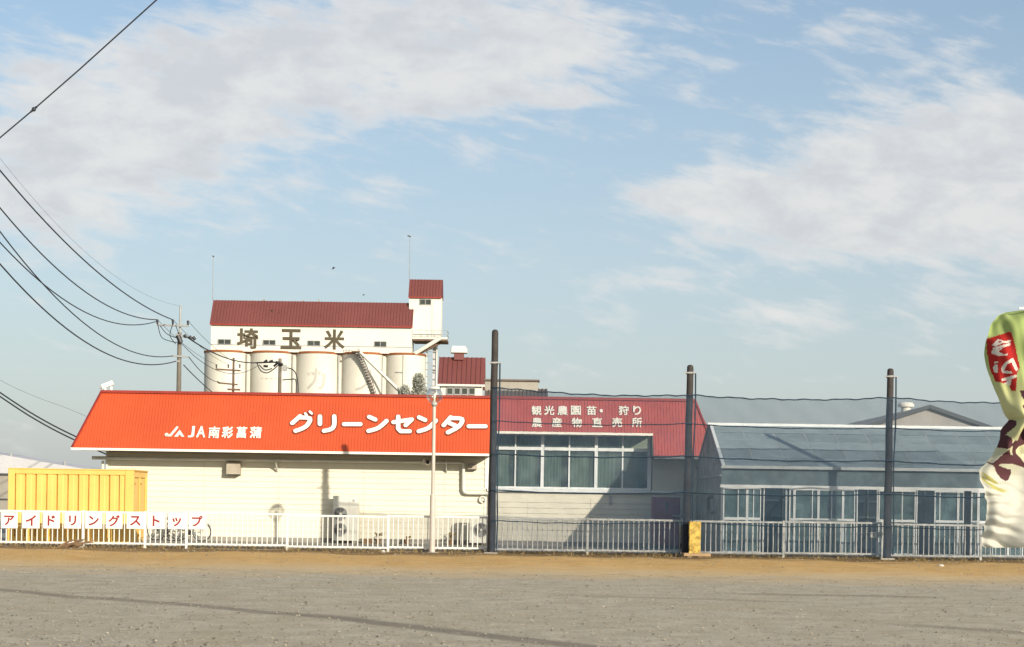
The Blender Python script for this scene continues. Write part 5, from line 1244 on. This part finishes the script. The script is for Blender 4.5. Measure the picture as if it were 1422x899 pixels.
# ------------------------------------------------------------------ flag at the right edge
QY = 10.0
LEFT = [(428, 1421), (431, 1404), (436, 1392), (446, 1383), (458, 1377), (472, 1374), (490, 1374), (510, 1376), (525, 1379), (540, 1384), (552, 1389), (564, 1393), (574, 1397), (580, 1401), (583, 1404), (588, 1400), (593, 1396.5), (597, 1394), (604, 1390.5), (612, 1387), (621, 1383.5), (632, 1378), (640, 1371.5), (644, 1369.5), (650, 1362), (655, 1359.5), (668, 1361), (682, 1364), (700, 1367), (720, 1368), (740, 1367), (752, 1365), (758, 1366), (761, 1371)]
def left_at(y):
    for (ya, xa), (yb, xb) in zip(LEFT, LEFT[1:]):
        if ya <= y <= yb: t = (y - ya) / (yb - ya); return xa + (xb - xa) * t
    return LEFT[-1][1]
PXR = 1480.0
ax = P(PXR, 600, QY).x
fl = thing('banner_flag', 'tall green and cream banner flag twisted in the wind at the right edge', 'flag', (ax, QY, 0))
part('pole', MB().tube([(ax + .012, QY, 0), (ax + .012, QY, ZW(PXR, 424, QY) + .1)], [.014, .010], 8), MT['alu'], fl, smooth=True)
part('crossbar', MB().tube([(ax + .012, QY, ZW(PXR, 427, QY)), P(1415, 428.5, QY)], .007, 6), MT['alu'], fl)
part('stand', MB().bbox(ax - .2, ax + .22, QY - .2, QY + .2, 0, .12, .03), MT['concrete'], fl)
NU, NV = 120, 320; ytop, ybot = 428.0, 761.0
def inside(pt, poly):
    x, y = pt; r = False; j = len(poly) - 1
    for i in range(len(poly)):
        if (poly[i][1] > y) != (poly[j][1] > y) and x < (poly[j][0] - poly[i][0]) * (y - poly[i][1]) / (poly[j][1] - poly[i][1]) + poly[i][0]: r = not r
        j = i
    return r
c14 = lambda L, ox, oy, sc: [(ox + a / sc, oy + b / sc) for a, b in L]
A = lambda L: c14(L, 1340, 420, 6.427); B = lambda L: c14(L, 1340, 540, 3.746)
RED = A([(222, 318), (400, 262), (440, 400), (468, 590), (440, 640), (432, 800), (400, 790), (385, 740), (290, 705), (262, 620), (235, 430)])
WHITE = [A(q) for q in ([(255, 378), (300, 325), (345, 345), (405, 340), (400, 362), (335, 365), (280, 392)], [(262, 402), (400, 365), (402, 385), (265, 425)], [(255, 425), (330, 412), (300, 440), (335, 470), (365, 462), (360, 480), (300, 480), (262, 455)],
        [(272, 560), (298, 548), (300, 628), (275, 620)], [(275, 528), (300, 522), (302, 538), (278, 545)], [(345, 540), (415, 498), (425, 520), (360, 560), (345, 610), (395, 622), (400, 640), (335, 635), (322, 590)], [(395, 540), (425, 520), (455, 610), (432, 622)],
        [(322, 685), (435, 650), (438, 672), (400, 690), (395, 745), (375, 755), (345, 720), (365, 715), (378, 695), (328, 705)])]
HOLE = [A([(300, 350), (325, 346), (322, 358), (302, 360)])]
C = lambda L: c14(L, 1352, 570, 8.17)
BROWN = [A(q) for q in ([(470, 800), (490, 795), (530, 850), (530, 895), (505, 895), (478, 860)],)] + [B([(268, 12), (300, 20), (330, 60), (330, 140), (300, 145), (272, 100), (275, 88), (305, 95), (300, 70), (275, 45)])] + [C(q) for q in (
    [(400, 110), (442, 108), (446, 130), (415, 190), (345, 280), (375, 330), (380, 385), (345, 440), (320, 445), (240, 415), (260, 370), (290, 300), (320, 220), (370, 150)],
    [(375, 385), (420, 345), (450, 352), (492, 345), (500, 270), (490, 230), (510, 170), (540, 140), (700, 120), (900, 200), (900, 420), (700, 400), (572, 390), (520, 410), (475, 450), (480, 500), (530, 540), (572, 590), (760, 640), (900, 650), (900, 720), (700, 690), (572, 645), (520, 630), (420, 604), (290, 608), (240, 640), (190, 612), (240, 560), (320, 470), (345, 440), (362, 412)],
    [(345, 440), (400, 408), (440, 430), (485, 500), (430, 520), (390, 560), (330, 520), (330, 470)],
    [(140, 575), (200, 606), (300, 636), (400, 668), (430, 665), (442, 720), (412, 790), (370, 802), (310, 770), (260, 710), (220, 650), (175, 615)])]
CREAMHOLE = [C(q) for q in ([(348, 450), (368, 418), (400, 414), (408, 470), (430, 515), (390, 502), (358, 478)], [(472, 462), (520, 418), (572, 392), (700, 430), (690, 600), (572, 572), (530, 532), (482, 492)], [(446, 285), (488, 230), (496, 300), (488, 345), (455, 338)])]
OLIVE = [B([(82, 440), (110, 480), (160, 508), (225, 535), (190, 540), (130, 520), (92, 480)]), B([(85, 432), (130, 460), (180, 498), (150, 495), (105, 470)])]
fm = {}
def cloth(name, col, grad=None):
    m, nt, b = new_mat(name)
    if grad:                                                   # printed colour blend down the cloth
        p = nt.pos(); z = nt.sep(p)[2]; n_ = nt.m('MULTIPLY', nt.m('SUBTRACT', nt.noise(p, 5.0, 3), .5), .25)
        cr = nt.mix(nt.mapr(nt.m('ADD', z, n_), ZW(1400, 575, QY), ZW(1400, 490, QY)), c4(grad[1]), c4(grad[0])); cc = nt.mix(nt.mapr(nt.m('ADD', z, n_), ZW(1400, 680, QY), ZW(1400, 590, QY)), c4(grad[2]), cr)
    else:
        n_ = nt.noise(nt.pos(), 18.0, 3); cc = nt.mix(n_, c4(tuple(q * .9 for q in col)), c4(tuple(min(1, q * 1.1) for q in col)))
    b.inputs['Roughness'].default_value = 1.0; b.inputs['Specular IOR Level'].default_value = .05; nt.l.new(cc, b.inputs['Base Color'])
    tl = nt.node('ShaderNodeBsdfTranslucent'); nt.l.new(cc, tl.inputs[0]); mx = nt.node('ShaderNodeMixShader'); mx.inputs[0].default_value = .28
    nt.l.new(b.outputs[0], mx.inputs[1]); nt.l.new(tl.outputs[0], mx.inputs[2]); nt.l.new(mx.outputs[0], nt.n['Material Output'].inputs['Surface'])
    return m
flag_m = [cloth('banner_base', None, ((0.34, 0.42, 0.15), (0.60, 0.58, 0.30), (0.60, 0.58, 0.50))), cloth('banner_red', (0.40, 0.03, 0.026)), cloth('banner_white', (0.66, 0.60, 0.53)), cloth('banner_plum', (0.105, 0.045, 0.05)), cloth('banner_olive', (0.48, 0.44, 0.16))]
fb = MB()
for j in range(NV + 1):
    y = ytop + (ybot - ytop) * j / NV; xl = left_at(y); squeeze = 1 - (PXR - xl) / 122.0
    for i in range(NU + 1):
        u = i / NU; x = xl + (PXR - xl) * u; p = P(x, y, QY)
        hang_ = 1 - u
        neck = math.exp(-((y - 588) / 30) ** 2)
        dy = (.05 + .10 * neck) * math.sin(u * (7 + 5 * neck) + y * .016) * (.25 + .75 * hang_) + .03 * math.sin(u * 17 + y * .055) * (.3 + .7 * neck)
        if y > 630:                                            # creases of the slack lower part: (height, slope across, place, spread, depth, width)
            for (y0, sl_, u0, su, am, wd) in ((663, 48, .15, .28, .055, 5.0), (672, 40, .10, .30, .060, 4.2), (688, 18, .08, .2, .045, 3.6), (704, -4, .28, .22, .030, 4.5), (719, -3, .2, .26, .028, 3.2), (733, 6, .16, .24, .042, 4.4), (748, 30, .2, .3, .045, 4.5), (735, 60, .62, .25, .030, 3.5), (700, 60, .75, .25, .030, 6.0)):
                q_ = (y - y0 - sl_ * u - 3.2 * math.sin(u * 8.5 + y0 * 1.3) - 1.2 * math.sin(u * 23 + y0)) / wd
                am *= .44 * (1 + .35 * math.sin(y0 * 1.7))
                dy += am * math.exp(-((u - u0) / su) ** 2) * math.exp(-q_ * q_) - am * .55 * math.exp(-((u - u0) / su) ** 2) * math.exp(-(q_ - 1.7) ** 2)
            dy += .04 * math.sin((y - 70 * u) * .05 + 1.2) * min(1, (y - 630) / 30)
        else: dy += .018 * math.sin((x - .55 * (y - 430)) * .17) * hang_ + .006 * math.sin((x - .2 * y) * .42) * (1 - u)
        if y < 445: dy += .10 * ((445 - y) / 17) ** 2
        dy -= .05 * math.exp(-(u / .07) ** 2) * -1.0           # free edge curls back
        fb.v.append((p.x * 1.0, QY + dy * 1.0 - 0.02, p.z))
for j in range(NV):
    y = ytop + (ybot - ytop) * (j + .5) / NV; xl = left_at(y)
    for i in range(NU):
        a = j * (NU + 1) + i; fb.f.append((a, a + NU + 1, a + NU + 2, a + 1))
        pt_ = (xl + (PXR - xl) * (i + .5) / NU, y); mi = 0
        if any(inside(pt_, q) for q in OLIVE): mi = 4
        if any(inside(pt_, q) for q in BROWN): mi = 3
        if any(inside(pt_, q) for q in CREAMHOLE): mi = 0
        if inside(pt_, RED): mi = 1
        if mi == 1 and any(inside(pt_, q) for q in WHITE): mi = 2
        if mi == 2 and any(inside(pt_, q) for q in HOLE): mi = 1
        fb.m.append(mi)
part('cloth', fb, flag_m, fl, smooth=True)

# ------------------------------------------------------------------ litter on the ground
rg = random.Random(11); gm = MB()
for i in range(1500):
    x = rg.uniform(-17, 17); y = 50.2 - abs(rg.gauss(0, .55)); 
    if rg.random() < .3: y = rg.uniform(46.5, 50.1)
    h = rg.uniform(.03, .11) * rg.choice((1, 1, 1, 1.8))
    for k in range(4):
        a = rg.uniform(0, 6.3); l = h * rg.uniform(.7, 1.3); d = Vector((math.cos(a), math.sin(a), 0)); s_ = Vector((-d.y, d.x, 0)) * .006; p = Vector((x, y, .02)) + d * .02
        gm.add([p - s_, p + s_, p + d * l * .5 + Vector((0, 0, l)) ], [(0, 1, 2)])
solo('dry_grass', gm, MT['straw'], 'sparse dry grass along the foot of the fence', None, kind='stuff')
pb = MB()
for i in range(9000):
    y = 17.5 + 31 * rg.random() ** 1.5; x = rg.uniform(-.33, .33) * y; r = rg.choice((.006, .007, .008, .009, .010, .011, .013, .018)) * (1 + y / 60)
    v = [(r * a * rg.uniform(.7, 1.2), r * b * rg.uniform(.7, 1.2), r * c_ * rg.uniform(.5, .8)) for a, b, c_ in ((1, 0, 0), (0, 1, 0), (-1, 0, 0), (0, -1, 0), (0, 0, 1))]
    pb.add([(x + q[0], y + q[1], .006 + q[2] + (.05 if y > 40 else 0)) for q in v], [(0, 1, 4), (1, 2, 4), (2, 3, 4), (3, 0, 4)])
solo('loose_pebbles', pb, MT['pebble'], 'loose pebbles scattered over the gravel lot', None, kind='stuff')
